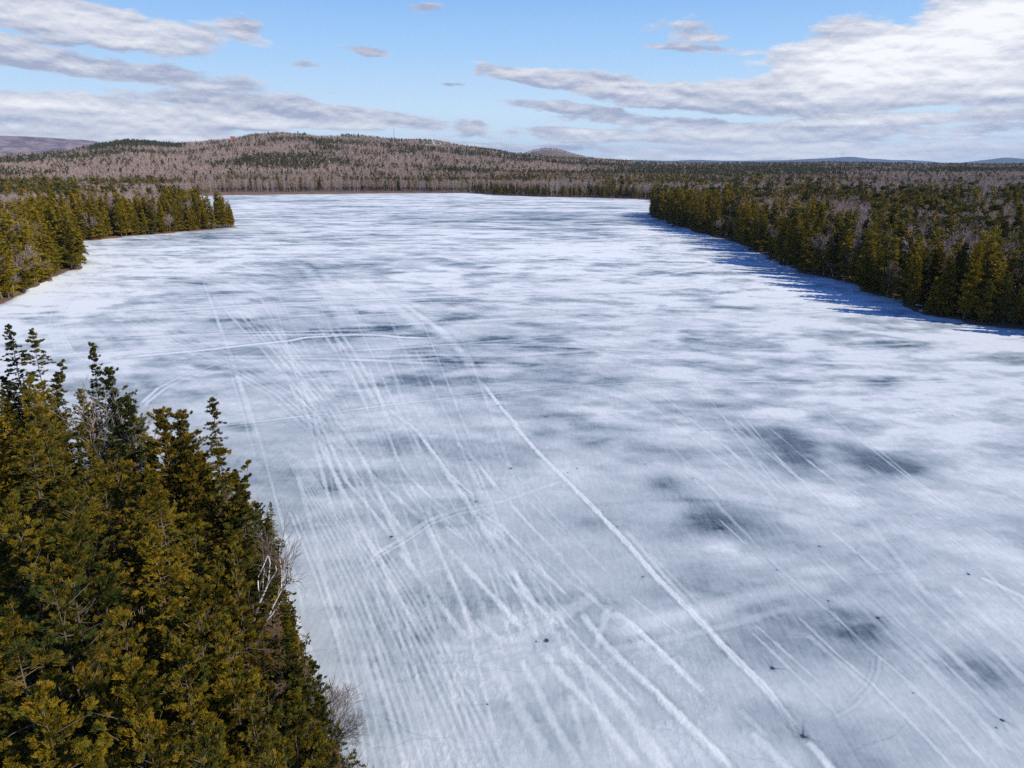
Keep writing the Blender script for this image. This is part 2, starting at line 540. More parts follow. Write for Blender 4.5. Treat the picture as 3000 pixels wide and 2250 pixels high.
# far haze-soft broad tracks
track(C8([(560, 130), (640, 230), (720, 320), (800, 430), (850, 520)]), 1.6, .55, .02, .9)
track(C8([(700, 200), (780, 330), (860, 440), (910, 520)]), 1.2, .4, .02, .9)
track(C8([(1040, 270), (1110, 340), (1250, 440), (1400, 545), (1500, 650), (1560, 740), (1620, 830)]), .8, .62, .03, 1.1)
track(C8([(960, 250), (1080, 350), (1200, 460), (1290, 545)]), 1.2, .4, .02, .9)
for dx in (-60, 0, 45):
    track(C8([(720 + dx, 500), (760 + dx, 560), (830 + dx, 660), (930 + dx, 830), (1010 + dx, 980)]), .4, .5, .03, .9)
    track(C8([(300 + dx, 500), (420 + dx, 680), (560 + dx, 860), (680 + dx, 1060), (740 + dx, 1150)]), .35, .45, .03, .9)
for k in range(9):
    o = k * 26 + random.Random(k).uniform(-14, 14)
    track(C8([(20 + o * 1.6, 320 + o * .3), (160 + o * 1.5, 480 + o * .4), (420 + o * 1.4, 760 + o * .3), (640 + o * 1.3, 1000 + o * .3)]), .3, .34, .02, 1.0)
# the long lines across the lake
track(C8([(-400, 430), (0, 410), (400, 385), (800, 370), (1300, 345), (2200, 320), (2700, 300), (3200, 250)]), 1.2, .8, .05, .5, dark=.05)
track(C8([(-300, 450), (100, 418), (500, 392), (900, 375), (1400, 353), (2200, 332), (2900, 318)]), .8, .65, .03, .5)
track(C8([(-700, 230), (-300, 235), (0, 258), (400, 285), (900, 300), (1500, 300), (2200, 285)]), 1.0, .6, .03, .6, dark=.08)
track(C8([(-600, 190), (-200, 200), (200, 225), (500, 232), (900, 240)]), 1.0, .5, .02, .6, dark=.15)
track([(2300, 735), (2100, 770), (1950, 790), (1800, 800), (1650, 815)], 1.6, .7, .02, .6)
track([(2250, 760), (2050, 790), (1900, 812), (1800, 825), (1600, 838)], 1.6, .7, .02, .6)
track([(2400, 820), (2200, 832), (2000, 845), (1800, 850), (1500, 862)], 1.3, .55, .02, .6)
track([(1300, 640), (1500, 652), (1700, 650), (1850, 640)], 2.6, .4, .02, .7)
track([(700, 690), (900, 700), (1100, 690), (1400, 672)], 2.4, .4, .02, .7)
track([(640, 725), (800, 740), (1000, 742), (1300, 730), (1600, 725)], 1.8, .35, .02, .7)
track(C8([(-500, 700), (0, 655), (300, 620), (500, 600), (600, 580), (880, 565), (1050, 568), (1150, 580), (1350, 585)]), .9, .95, .14, .5, dark=.20)
track(C8([(-200, 1130), (280, 1080), (700, 1030), (1100, 975), (1500, 930), (2200, 865), (2800, 835), (4000, 850), (4900, 815)]), .55, .75, .06, .6, dark=.08)
track(C8([(-150, 1150), (280, 1095), (700, 1045), (1100, 992), (1500, 946), (2200, 882)]), .3, .5, .03, .7)
# left shore bundle
for o in (0, 12, 22, 34, 46):
    track([(241 + o, 761), (200 + o * 1.1, 815), (169 + o, 869), (150 + o * .9, 920), (143 + o * .8, 975), (165 + o, 1026), (215 + o, 1075)], .28, .55, .03, .8, core=.06)
track(C4([(960, 690), (1000, 650), (1100, 560), (1250, 480), (1500, 400), (1700, 340)]), .42, .85, .06, .6)
track(C4([(990, 700), (1030, 655), (1130, 575), (1280, 497), (1520, 418)]), .42, .75, .06, .6)
for o in (0, 60, 110, 180, 260):
    track(C4([(880 + o, 80), (1150 + o, 240), (1500 + o, 400), (1850 + o, 600), (2130 + o, 850), (2350 + o, 1080)]), .3, .42, .02, .9)
# near group
track(C8([(1620, 830), (1750, 1000), (1840, 1100)]) + C6([(960, 75), (1060, 190), (1190, 320), (1330, 460), (1480, 620), (1600, 760), (1738, 900)])[0:] + [(2130, 1905), (2235, 2010), (2345, 2150)], .50, 1.15, .11, .95, core=.10)
track([(2362, 2172), (2400, 2210), (2440, 2262)], .50, 1.0, .08, 1.0)
track(C6([(350, -20), (430, 40), (520, 110), (640, 290), (740, 430), (850, 610), (960, 770), (1060, 920), (1130, 1020)]), .55, .9, .10, .9)
track(C6([(470, 60), (560, 170), (660, 300), (770, 400)]), .34, .8, .06, .9)
track(C6([(1170, 1090), (1290, 1200), (1450, 1370), (1640, 1640), (1700, 1720)]), .8, .8, .08, 1.0)
track(C6([(1080, 1110), (1200, 1260), (1340, 1400), (1460, 1560), (1530, 1650)]), .6, .75, .06, 1.0)
track(C6([(-60, -80), (30, 20), (60, 170), (130, 310), (210, 460), (270, 590), (350, 720), (420, 870), (500, 1000), (560, 1090)]), .45, .8, .05, .9)
track(C6([(40, 20), (110, 170), (180, 330), (300, 470), (390, 590)]), .42, .85, .06, .9)
track(C6([(160, 200), (260, 350), (370, 500)]), .3, .6, .04, .9)
track(C6([(420, 650), (560, 830), (650, 950), (740, 1070)]), .45, .8, .05, .9)
track(C6([(90, -20), (250, 220), (290, 290), (350, 350), (430, 420), (540, 520)]), .42, .85, .06, .9)
track(C6([(370, 100), (410, 220), (460, 300), (550, 390), (650, 470)]), .4, .85, .06, .9)
track(C6([(280, 270), (310, 360), (380, 480), (470, 590)]), .36, .7, .05, .9)
track(C6([(410, 270), (450, 370), (520, 460), (580, 490)]), .32, .7, .05, .9)
track(C6([(540, 520), (590, 620), (640, 740), (700, 850), (740, 960), (800, 1080)]), .5, .8, .06, .9)
track(C6([(640, 540), (720, 600)]), .3, .8, .05, .9)
track(C6([(640, 640), (760, 760), (880, 890), (1000, 1020)]), .5, .85, .07, .9)
track(C6([(780, 470), (900, 540), (1000, 650), (1100, 760), (1210, 870)]), .36, .8, .06, .9)
track(C6([(700, 480), (800, 590), (900, 720), (1040, 980)]), .26, .6, .04, .9)
track(C6([(680, 140), (790, 250), (880, 370)]), .5, .85, .07, .9)
track(C6([(940, 440), (1060, 570), (1190, 690)]), .35, .55, .04, 1.0)
track(C6([(1260, 930), (1340, 1040), (1430, 1140), (1560, 1260), (1738, 1430), (1960, 1660)]), .55, .85, .08, .9)
track([(1792, 1788), (1849, 1833), (1925, 1902), (1990, 1965), (2058, 2029)], .55, .92, .10, .8)
track([(1900, 2004), (1995, 2111), (2077, 2187), (2140, 2255)], .55, .8, .07, .9)
track([(2197, 2143), (2254, 2200), (2320, 2262)], .6, .7, .06, .9)
track(C6([(820, 1160), (860, 1200), (960, 1350), (1060, 1520), (1130, 1650)]), .75, .55, .04, 1.0)
track(C6([(980, 1150), (1080, 1330), (1150, 1470), (1250, 1640)]), .5, .6, .04, 1.0)
track(C6([(780, 970), (860, 1040), (900, 1080)]), .4, .6, .04, .9)
track(C6([(1330, 1110), (1380, 960), (1400, 900)]), .5, .5, .03, .9)
# fine parallel grooves beside the near wood
hr2 = random.Random(8)
for k in range(16):
    f = k / 15
    a = np.array((848, 1500)) * (1 - f) + np.array((1130, 1610)) * f
    b = np.array((1085, 2290)) * (1 - f) + np.array((1500, 2290)) * f
    md = (a + b) / 2 + np.array((22 - 10 * f, -18))
    track([a, (a + md) / 2 + (4, -4), md, (md + b) / 2 + (5, -3), b], .20 + .25 * hr2.random(), .15 + .40 * hr2.random(), .016, 1.1, fade=False, dark=.05)
for k in range(7):
    f = k / 6
    track([(820 + 60 * f, 1300 + 40 * f), (880 + 90 * f, 1420 + 50 * f), (960 + 150 * f, 1580 + 60 * f)], .25, .4, .02, .9)
# cross tracks
track(C6([(240, 740), (330, 660), (450, 590), (560, 510), (700, 460), (900, 425), (1000, 390), (1180, 330)]), .55, .5, .05, 1.2)
track(C6([(240, 752), (340, 675), (460, 607), (570, 530), (700, 482), (880, 446)]), .25, .6, .04, 1.0)
track(C6([(500, 1105), (800, 1110), (1000, 1050), (1180, 950), (1340, 850)]), 1.1, .42, .05, 1.2)
track(C6([(560, 1150), (800, 1145), (1050, 1090)]), .6, .4, .05, 1.2)
track([(1767, 1862), (1900, 1822), (2058, 1787), (2216, 1744), (2356, 1718), (2440, 1716)], 1.5, .5, .03, .35)
track([(1780, 1905), (1960, 1872), (2140, 1830), (2330, 1775)], .6, .3, .02, .7)
track(C7([(1070, 1140), (1065, 1210), (1030, 1290), (960, 1370), (850, 1430)]), .3, .2, .01, .8, dark=.05)
track(C7([(1040, 1150), (1035, 1210), (1000, 1280), (930, 1350)]), .25, .15, .01, .8, dark=.04)
# right side parallels
for dx, dy, w in ((0, 0, .45), (55, -10, .3), (110, -5, .5), (170, -25, .4), (-60, 40, .3), (230, -20, .45), (300, -30, .6), (-150, 60, .25), (380, -90, .35)):
    track([(2480 + dx, 1740 + dy), (2600 + dx, 1855 + dy), (2700 + dx, 1940 + dy), (2850 + dx, 2090 + dy), (2960 + dx, 2210 + dy)], w, .5, .04, .9)
for dx, dy in ((0, 0), (90, 20), (240, 60), (420, 130), (560, 60), (700, 160)):
    track([(1830 + dx, 1120 + dy), (1960 + dx, 1230 + dy), (2100 + dx, 1340 + dy), (2240 + dx, 1440 + dy)], .35, .42, .02, 1.0)
    track([(2300 + dx, 1300 + dy), (2420 + dx, 1390 + dy), (2600 + dx, 1500 + dy), (2760 + dx, 1600 + dy)], .3, .3, .02, 1.0)
track([(2870, 1690), (2940, 1722), (3020, 1760)], .5, .7, .04, .7)
# many fine, flat, overlapping tracks fanning from the near middle towards the upper left
tr = random.Random(77)
for k in range(70):
    f = tr.random()
    a = np.array((900 + 1000 * f + tr.gauss(0, 60), 2280.0))
    b = np.array((560 + 700 * f + tr.gauss(0, 90), 820 + 60 * tr.random()))
    m1 = a * .45 + b * .55 + np.array((60 + tr.gauss(0, 25), 40 + tr.gauss(0, 20)))
    t0 = tr.uniform(0, .75); t1 = min(1, t0 + tr.uniform(.12, .5))
    pts_ = []
    for q_ in np.linspace(t0, t1, 7):
        pts_.append((1 - q_) ** 2 * a + 2 * q_ * (1 - q_) * m1 + q_ * q_ * b)
    track(pts_, tr.uniform(.22, .5), tr.uniform(.2, .6), .02, 1.1)
for k in range(46):
    f = tr.random()
    a = np.array((2000 + 1100 * f + tr.gauss(0, 50), 2280 - 300 * f)); b = a + np.array((-760 - 300 * tr.random(), -740 - 260 * tr.random()))
    t0 = tr.uniform(0, .8); t1 = min(1, t0 + tr.uniform(.1, .4))
    track([a + (b - a) * q_ + np.array((0, 22 * math.sin(q_ * 3))) for q_ in np.linspace(t0, t1, 5)], tr.uniform(.2, .5), tr.uniform(.2, .55), .015, 1.1)
for k in range(85):
    y_ = tr.uniform(600, 1080); x_ = tr.uniform(100, 2500); l_ = tr.uniform(200, 900); sl = tr.uniform(-.07, .03)
    track([(x_ + l_ * q_, y_ + l_ * q_ * sl + 6 * math.sin(q_ * 4 + k)) for q_ in np.linspace(0, 1, 5)], tr.uniform(.5, 1.3), tr.uniform(.2, .6), .01, 1.0, dark=tr.choice((.03, .12)))
# hair cracks in the ice
for k in range(26):
    c_ = GP([(tr.uniform(800, 3000), tr.uniform(1150, 2250))])[0]; ang_ = tr.uniform(-.6, .6) + (0 if tr.random() < .7 else 1.4); L_ = tr.uniform(3, 12)
    X_ = (lx - c_[0]) * math.cos(ang_) + (ly - c_[1]) * math.sin(ang_); Y_ = -(lx - c_[0]) * math.sin(ang_) + (ly - c_[1]) * math.cos(ang_)
    sel = np.nonzero((abs(X_) < L_) & (abs(Y_) < 1.5))[0]
    wv = (fbm(X_[sel] / 1.6 + k, X_[sel] * 0, 88, 3) - .5) * 1.6
    snow[sel] -= np.exp(-((Y_[sel] - wv) / .06) ** 2) * .14 * (1 - abs(X_[sel]) / L_)
# prints (dotted line)
for i in range(46):
    f = i / 45
    px, py = np.interp(f, [0, .3, .6, 1], [1730, 1950, 2180, 2533]), np.interp(f, [0, .3, .6, 1], [1480, 1464, 1470, 1542])
    c = GP([(px, py)])[0]
    q = np.hypot(lx - c[0], (ly - c[1]) * .6)
    snow -= np.exp(-(q / .26) ** 2) * .12

# auger holes and slush spots with radiating cracks
hrng = random.Random(5)
for px, py, r, cr in [(a_, b_, c_ * .5, d_) for a_, b_, c_, d_ in [(1597, 1220, .34, 0), (1496, 1372, .4, 2), (1663, 1385, .2, 0), (1690, 1372, .3, 0), (1776, 1482, .16, 0), (1808, 1543, .18, 0), (2275, 1670, .22, 0), (2427, 1760, .2, 0),
                      (2400, 1600, .26, 3), (2112, 1548, .34, 6), (2262, 1958, .30, 6), (2838, 1682, .34, 2), (2935, 2110, .3, 3), (2918, 2132, .14, 0), (1600, 1877, .42, 2), (1570, 1880, .2, 2), (1394, 1470, .3, 3),
                      (1146, 1572, .34, 3), (2352, 2158, .3, 5), (2650, 1285, .16, 0), (2790, 1217, .2, 0), (2395, 1228, .16, 0), (1428, 2064, .14, 2), (2052, 1262, .16, 0), (1888, 1360, .2, 1),
                      (2570, 1810, .3, 3), (2990, 2140, .22, 2), (2675, 2030, .12, 0), (956, 1101, .4, 0), (1460, 1188, .3, 0), (2030, 1402, .2, 2), (1882, 1690, .16, 3)]]:
    c = GP([(px, py)])[0]
    sel = np.nonzero((abs(lx - c[0]) < 3) & (abs(ly - c[1]) < 3))[0]
    q = np.hypot(lx[sel] - c[0], ly[sel] - c[1]) * (1 + .5 * (edge_n[sel] - .5))
    snow[sel] = snow[sel] * (1 - np.exp(-(q / r) ** 4)) + .04 * np.exp(-(q / r) ** 4)
    snow[sel] -= np.exp(-(q / (r * 2.8)) ** 2) * .08
    for k in range(cr):
        a = hrng.uniform(0, 6.28); L = hrng.uniform(.8, 2.2)
        dx, dy = math.cos(a), math.sin(a)
        X = (lx[sel] - c[0]) * dx + (ly[sel] - c[1]) * dy; Y = -(lx[sel] - c[0]) * dy + (ly[sel] - c[1]) * dx + (edge_m[sel] - .5) * .5
        snow[sel] -= np.where((X > 0) & (X < L), np.exp(-(Y / .07) ** 2) * .16 * (1 - X / L), 0)
# refrozen crust speckle in the trodden middle
crust = fbm(lx / .42, ly / .55, 81, 3, .65)
cz = sstep(80, 50, lr) * np.exp(-((lx - 2) / 14) ** 2) * sstep(.45, .62, fbm(lx / 9, ly / 9, 82, 3)) * sstep(.54, .62, crust)
snow = snow + cz * .09
height = height + cz * .012
# wet, dirty margin where the ice has drawn back from the bank
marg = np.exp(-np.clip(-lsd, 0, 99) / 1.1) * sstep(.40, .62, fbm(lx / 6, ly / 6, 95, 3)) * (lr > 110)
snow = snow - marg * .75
snow = np.clip(snow, -.12, 1.0)


def ice_material():
    m, t, b, o = material('lake_ice')
    geo = t.node('ShaderNodeNewGeometry').outputs['Position']
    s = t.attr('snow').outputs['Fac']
    n = t.noise(geo, 2.2, 5, .7); n2 = t.noise(geo, .5, 4, .6)
    mp = t.node('ShaderNodeMapping'); mp.inputs['Rotation'].default_value = (0, 0, wind); mp.inputs['Scale'].default_value = (3.2, .35, 1)
    t.l.new(geo, mp.inputs[0])
    n3 = t.noise(mp.outputs[0], 1.0, 4, .65)
    s2 = t.m('ADD', s, t.m('MULTIPLY', t.m('SUBTRACT', n, .5), .22))
    s2 = t.m('ADD', s2, t.m('MULTIPLY', t.m('SUBTRACT', n3, .5), .30))
    s2 = t.m('ADD', s2, t.m('MULTIPLY', t.m('SUBTRACT', n2, .5), .10), clamp=True)
    r = t.node('ShaderNodeValToRGB'); t.l.new(s2, r.inputs[0])
    e = r.color_ramp.elements
    e[0].position = 0; e[0].color = (.045, .062, .078, 1)
    e[1].position = 1; e[1].color = (.84, .86, .83, 1)
    for p, c in ((.14, (.165, .202, .228)), (.36, (.345, .393, .412)), (.62, (.535, .574, .58)), (.82, (.71, .73, .718))):
        k = e.new(p); k.color = (*c, 1)
    t.put(b.inputs['Base Color'], r.outputs[0])
    t.put(b.inputs['Roughness'], t.m('ADD', t.m('MULTIPLY', s2, .42), .42))
    b.inputs['Specular IOR Level'].default_value = .22
    bp = t.node('ShaderNodeBump'); bp.inputs['Strength'].default_value = .35; bp.inputs['Distance'].default_value = .06
    t.l.new(n, bp.inputs['Height']); t.l.new(bp.outputs[0], b.inputs['Normal'])
    return m


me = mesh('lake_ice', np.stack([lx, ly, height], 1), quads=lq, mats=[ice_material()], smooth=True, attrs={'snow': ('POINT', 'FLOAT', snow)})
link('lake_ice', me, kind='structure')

# ------------------------------------------------------------------ far mountains and hills (beyond the forest)


def hill_range(name, pts, R, depth, col_a, col_b, scale):
    p = np.array(pts, float) * S
    xs = np.linspace(p[0, 0], p[-1, 0], 260)
    ys = np.interp(xs, p[:, 0], p[:, 1])
    k = np.hanning(9); k /= k.sum()
    ys = np.convolve(np.pad(ys, 4, mode='edge'), k, 'valid')
    dx, dy, dz = ray(xs, ys)
    nrm = np.hypot(dx, dy)
    hz = CAM_H + R * dz / nrm
    fr = np.array([-1, -.75, -.5, -.3, -.15, 0, .2, .6, 1.0])
    V = []
    for f in fr:
        rr = R + depth * f
        prof = (1 - abs(f)) ** 1.3
        w = fbm(xs / 40 + f * 7, xs * 0 + f * 5, 91, 4) - .5
        z = -20 + (hz + 20) * np.clip(prof + w * .16 * (abs(f) > .1) * (abs(f) < .99), 0, 1)
        V.append(np.stack([dx / nrm * rr, dy / nrm * rr, z], 1))
    V = np.concatenate(V); n = len(xs); m_ = len(fr)
    idx = np.arange(n * m_).reshape(m_, n)
    q = np.stack([idx[:-1, :-1], idx[:-1, 1:], idx[1:, 1:], idx[1:, :-1]], -1).reshape(-1, 4)
    m, t, b, o = material(name + '_forest')
    geo = t.node('ShaderNodeNewGeometry').outputs['Position']
    nz = t.noise(geo, scale, 7, .72)
    c = t.mix(t.ss(.40, .62, nz), col_a, col_b)
    t.put(b.inputs['Base Color'], c); b.inputs['Roughness'].default_value = 1
    b.inputs['Specular IOR Level'].default_value = 0
    link(name, mesh(name, V, quads=q, mats=[m], smooth=True), kind='structure')


hill_range('distant_hill', [(-900, 300), (-500, 285), (-200, 290), (0, 293), (50, 294.5), (100, 296.5), (150, 301), (180, 302), (215, 306), (250, 316), (300, 345), (330, 352)], 8200, 1900, (.13, .105, .125), (.33, .24, .23), .006)  # bare-forest tone made paler and more lilac to carry distance haze
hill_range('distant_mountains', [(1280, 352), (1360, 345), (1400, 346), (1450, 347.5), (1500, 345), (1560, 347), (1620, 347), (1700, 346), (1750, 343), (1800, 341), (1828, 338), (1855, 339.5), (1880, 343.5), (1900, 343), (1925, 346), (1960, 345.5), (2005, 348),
                                (2040, 352), (2080, 351), (2120, 346), (2150, 343), (2170, 339.5), (2190, 341), (2215, 343.5), (2300, 344), (2500, 348), (2900, 352)], 19000, 2600, (.03, .04, .07), (.05, .055, .08), .0012)  # blue of the distant air is put into the base colour too

# ------------------------------------------------------------------ tree generators


def frame(d):
    d = d / np.linalg.norm(d, axis=-1, keepdims=True)
    ref = np.where(np.abs(d[..., 2:3]) < .92, np.array([0, 0, 1.0]), np.array([1.0, 0, 0]))
    a = np.cross(d, ref); a /= np.linalg.norm(a, axis=-1, keepdims=True)
    return d, a, np.cross(d, a)


def tubes(seg, k):
    """seg: (n,8) p0 p1 r0 r1 -> verts, quads"""
    p0, p1, r0, r1 = seg[:, :3], seg[:, 3:6], seg[:, 6], seg[:, 7]
    d, a, b = frame(p1 - p0 + 1e-9)
    th = np.arange(k) * 2 * PI / k
    ring = np.cos(th)[None, :, None] * a[:, None, :] + np.sin(th)[None, :, None] * b[:, None, :]
    V = np.concatenate([p0[:, None, :] + ring * r0[:, None, None], p1[:, None, :] + ring * r1[:, None, None]], 1)
    base = np.arange(len(seg))[:, None] * 2 * k
    j = np.arange(k); j2 = (j + 1) % k
    q = np.stack([base + j, base + j2, base + k + j2, base + k + j], -1).reshape(-1, 4)
    return V.reshape(-1, 3), q


def leaf_quads(p, d, side, ln, w):
    """diamond sprays: base p, direction d, side vector, length, half width"""
    mid = p + d * (ln * .45)[:, None]
    V = np.stack([p, mid + side * w[:, None], p + d * ln[:, None], mid - side * w[:, None]], 1)
    return V.reshape(-1, 3), np.arange(len(p) * 4).reshape(-1, 4)


def conifer(seed, H, R, nb, clumps, per, ln, w, style='cedar', lean=(0, 0), base=.1, leaders=1, wood=False, plume=0):
    """returns (trunk segs, leaf verts, leaf quads, tint)"""
    g = np.random.default_rng(seed)
    lp, ldr, lsd_, ll, lw, lt = [], [], [], [], [], []
    segs = []
    lean = np.array(lean, float)
    bend = g.normal(0, .012 * H, 2)

    def axis(z):
        f = z / H
        return np.stack([lean[0] * f * H + bend[0] * np.sin(f * 3), lean[1] * f * H + bend[1] * np.sin(f * 2.3), z], -1)
    zs = np.linspace(0, H * .985, 10)
    A = axis(zs)
    rad = np.maximum(.0095 * H * (1 - zs / H) ** 1.2 + .008, .008)
    for i in range(9): segs.append([*A[i], *A[i + 1], rad[i], rad[i + 1]])
    tops = [(0, 0, H)]
    lead = [(np.zeros(2), 0.0, H, 1.0)]
    for _ in range(leaders - 1):
        a = g.uniform(0, 2 * PI); hh = H * g.uniform(.68, .93)
        off = np.array([math.cos(a), math.sin(a)]) * R * g.uniform(.35, .6)
        lead.append((off, H * .35, hh, g.uniform(.45, .65)))
        c = axis(np.array([H * .35]))[0]; tpt = axis(np.array([hh]))[0] + np.array([*off, 0])
        segs.append([*c, *tpt, .05 * H / 18, .012])
    wts = np.array([l[3] ** 1.5 for l in lead]); wts /= wts.sum()
    total = 0
    for (off, zb, ht, rs), wt in zip(lead, wts):
        n = max(6, int(nb * wt))
        if style == 'pine':
            nw = max(5, n // 5); wz = np.sort(g.uniform(max(base, zb / ht) + .15, .985, nw)); t = np.repeat(wz, 5)[:n] + g.normal(0, .006, min(n, nw * 5)); n = len(t)
        else:
            t = (np.arange(n) + g.uniform(0, 1, n)) / n
            t = max(base, zb / ht) + (1 - max(base, zb / ht)) * t ** .92
        t = np.clip(t, 0, .992)
        z0 = t * ht
        if style == 'pine':
            L = R * rs * (.55 + .65 * g.random(n)) * np.minimum(1, (1 - t) * 2.6 + .14) * np.minimum(1, .45 + t)
            el = g.uniform(-.05, .3, n) + .35 * t; droop = g.uniform(-.12, .12, n)
        elif style == 'hemlock':
            L = R * rs * (1 - t) ** .8 * (.72 + .5 * g.random(n)) * np.minimum(1, .6 + t * 1.3) + .12
            el = -.10 + .55 * t + g.normal(0, .12, n); droop = g.uniform(.1, .45, n)
        else:
            prof = (1 - t) ** .60 * np.minimum(1, .70 + t)
            L = R * rs * prof * (.70 + .5 * g.random(n)) + .15
            el = .10 + .75 * t + g.normal(0, .15, n); droop = g.uniform(-.15, .25, n)
        az = np.arange(n) * 2.399963 + g.normal(0, .5, n)
        if style != 'pine': L = np.where(g.random(n) < .3, L * .45, L)
        # azimuth lobes: uneven outline
        lob = 1 + .22 * np.sin(az * 2 + seed) + .16 * np.sin(az * 3 + 2.1 * seed + t * 9)
        L = L * lob
        wtc = (L + (.9 if plume else 0)) ** (1.0 if plume else 1.25); nc = np.maximum(1, (clumps * wt * wtc / wtc.sum())).astype(int)
        bi = np.repeat(np.arange(n), nc); m = len(bi)
        s = g.random(m) ** .62
        if style == 'pine': s = .35 + .65 * g.random(m) ** .7
        else: s = np.where(g.random(m) < .25, .4 * g.random(m), .03 + .97 * s)
        Lb = L[bi]; wid = (.16 + .34 * (1 - s) * np.minimum(1, s * 2.2)) * Lb
        u = g.uniform(-1, 1, m)
        ca, sa = np.cos(az[bi]), np.sin(az[bi])
        rad_ = s * Lb * np.cos(el[bi]); side = u * wid
        ax_ = axis(z0[bi]); ax_[:, :2] += off[None] * ((z0[bi] - zb) / (ht - zb + 1e-6)).clip(0, 1)[:, None]
        zz = z0[bi] + Lb * (s * np.sin(el[bi]) - droop[bi] * s * s) - np.abs(u) * wid * (.22 if style == 'hemlock' else .05) + g.normal(0, .05 * ln * 3, m)
        cpos = np.stack([ax_[:, 0] + ca * rad_ - sa * side, ax_[:, 1] + sa * rad_ + ca * side, zz], 1)
        # clump main direction: outwards, swung to the side it sits on, lifted at the tip
        sl = el[bi] - 2 * droop[bi] * s
        lift = {'cedar': .22 if plume else .45, 'hemlock': -.05 if plume else .02, 'pine': .42}[style]
        if plume: lift = lift + np.clip(t[bi] - .78, 0, 1) * 6.0
        dirv = np.stack([ca * 1.0 - sa * u * .9, sa * 1.0 + ca * u * .9, np.sin(sl) + lift + g.normal(0, .22, m)], 1)
        dirv /= np.linalg.norm(dirv, axis=1, keepdims=True)
        ctint = np.clip(.5 + g.normal(0, .2, m), 0, 1)
        if plume:
            # gather the sprays into feathery plumes with gaps between them
            np_ = max(1, m // plume); pk = g.choice(m, np_, replace=False); pk.sort()
            who = pk[np.minimum(np.arange(m) * np_ // m, np_ - 1)]
            f = g.random(m) ** .8; pl = (.26 + .36 * g.random(m)[who]) * (.3 + .7 * Lb[who] / R)
            tap = (1 - f * .75)
            cpos = cpos[who] + dirv[who] * (f * pl)[:, None] + g.normal(0, 1, (m, 3)) * np.array([.11, .11, .05]) * tap[:, None]
            dirv = dirv[who] + g.normal(0, .2, (m, 3)); dirv /= np.linalg.norm(dirv, axis=1, keepdims=True)
            ctint = np.clip(ctint[who] + g.normal(0, .08, m) + .25 * (f - .5), 0, 1)
        ri = np.repeat(np.arange(m), per); k = len(ri)
        d0, a0, b0 = frame(dirv)
        # plane of the fan: mostly flat for hemlock, upright for cedar
        upv = np.array([0, 0, 1.0])
        hs = np.cross(d0, upv) + 1e-6; hs /= np.linalg.norm(hs, axis=1, keepdims=True)
        roll = g.normal(0, {'cedar': 1.0, 'hemlock': .45, 'pine': 1.4}[style], m)
        vs = np.cross(hs, d0)
        fan = hs * np.cos(roll)[:, None] + vs * np.sin(roll)[:, None]
        nrm = np.cross(d0, fan)
        th = g.uniform(-1, 1, k) * {'cedar': .85, 'hemlock': .8, 'pine': 1.2}[style] * (.62 if plume else 1)
        dd = d0[ri] * np.cos(th)[:, None] + fan[ri] * np.sin(th)[:, None] + nrm[ri] * g.normal(0, .22, k)[:, None]
        dd /= np.linalg.norm(dd, axis=1, keepdims=True)
        sdv = np.cross(nrm[ri] + g.normal(0, .35, (k, 3)), dd); sdv /= np.linalg.norm(sdv, axis=1, keepdims=True)
        lnn = ln * g.uniform(.6, 1.25, k); ww = w * g.uniform(.7, 1.25, k)
        pp = cpos[ri] + d0[ri] * (g.uniform(-.5, .55, k) * ln * .9)[:, None] + fan[ri] * (g.normal(0, .22, k) * ln)[:, None]
        lp.append(pp); ldr.append(dd); lsd_.append(sdv); ll.append(lnn); lw.append(ww)
        lt.append(np.clip(ctint[ri] + g.normal(0, .12, k), 0, 1))
        if wood:
            for i in range(n):
                if L[i] < .6: continue
                c = axis(np.array([z0[i]]))[0]; c[:2] += off * min(1, max(0, (z0[i] - zb) / (ht - zb + 1e-6)))
                q = lambda s_: c + np.array([math.cos(az[i]) * s_ * L[i] * math.cos(el[i]), math.sin(az[i]) * s_ * L[i] * math.cos(el[i]), L[i] * (s_ * math.sin(el[i]) - droop[i] * s_ * s_)])
                a1, a2, a3 = q(0), q(.5), q(.95)
                r0 = .008 + .012 * L[i]
                segs.append([*a1, *a2, r0, r0 * .65]); segs.append([*a2, *a3, r0 * .65, r0 * .2])
    V, Q = leaf_quads(np.concatenate(lp), np.concatenate(ldr), np.concatenate(lsd_), np.concatenate(ll), np.concatenate(lw))
    # the very tip
    return np.array(segs), V, Q, np.concatenate(lt)


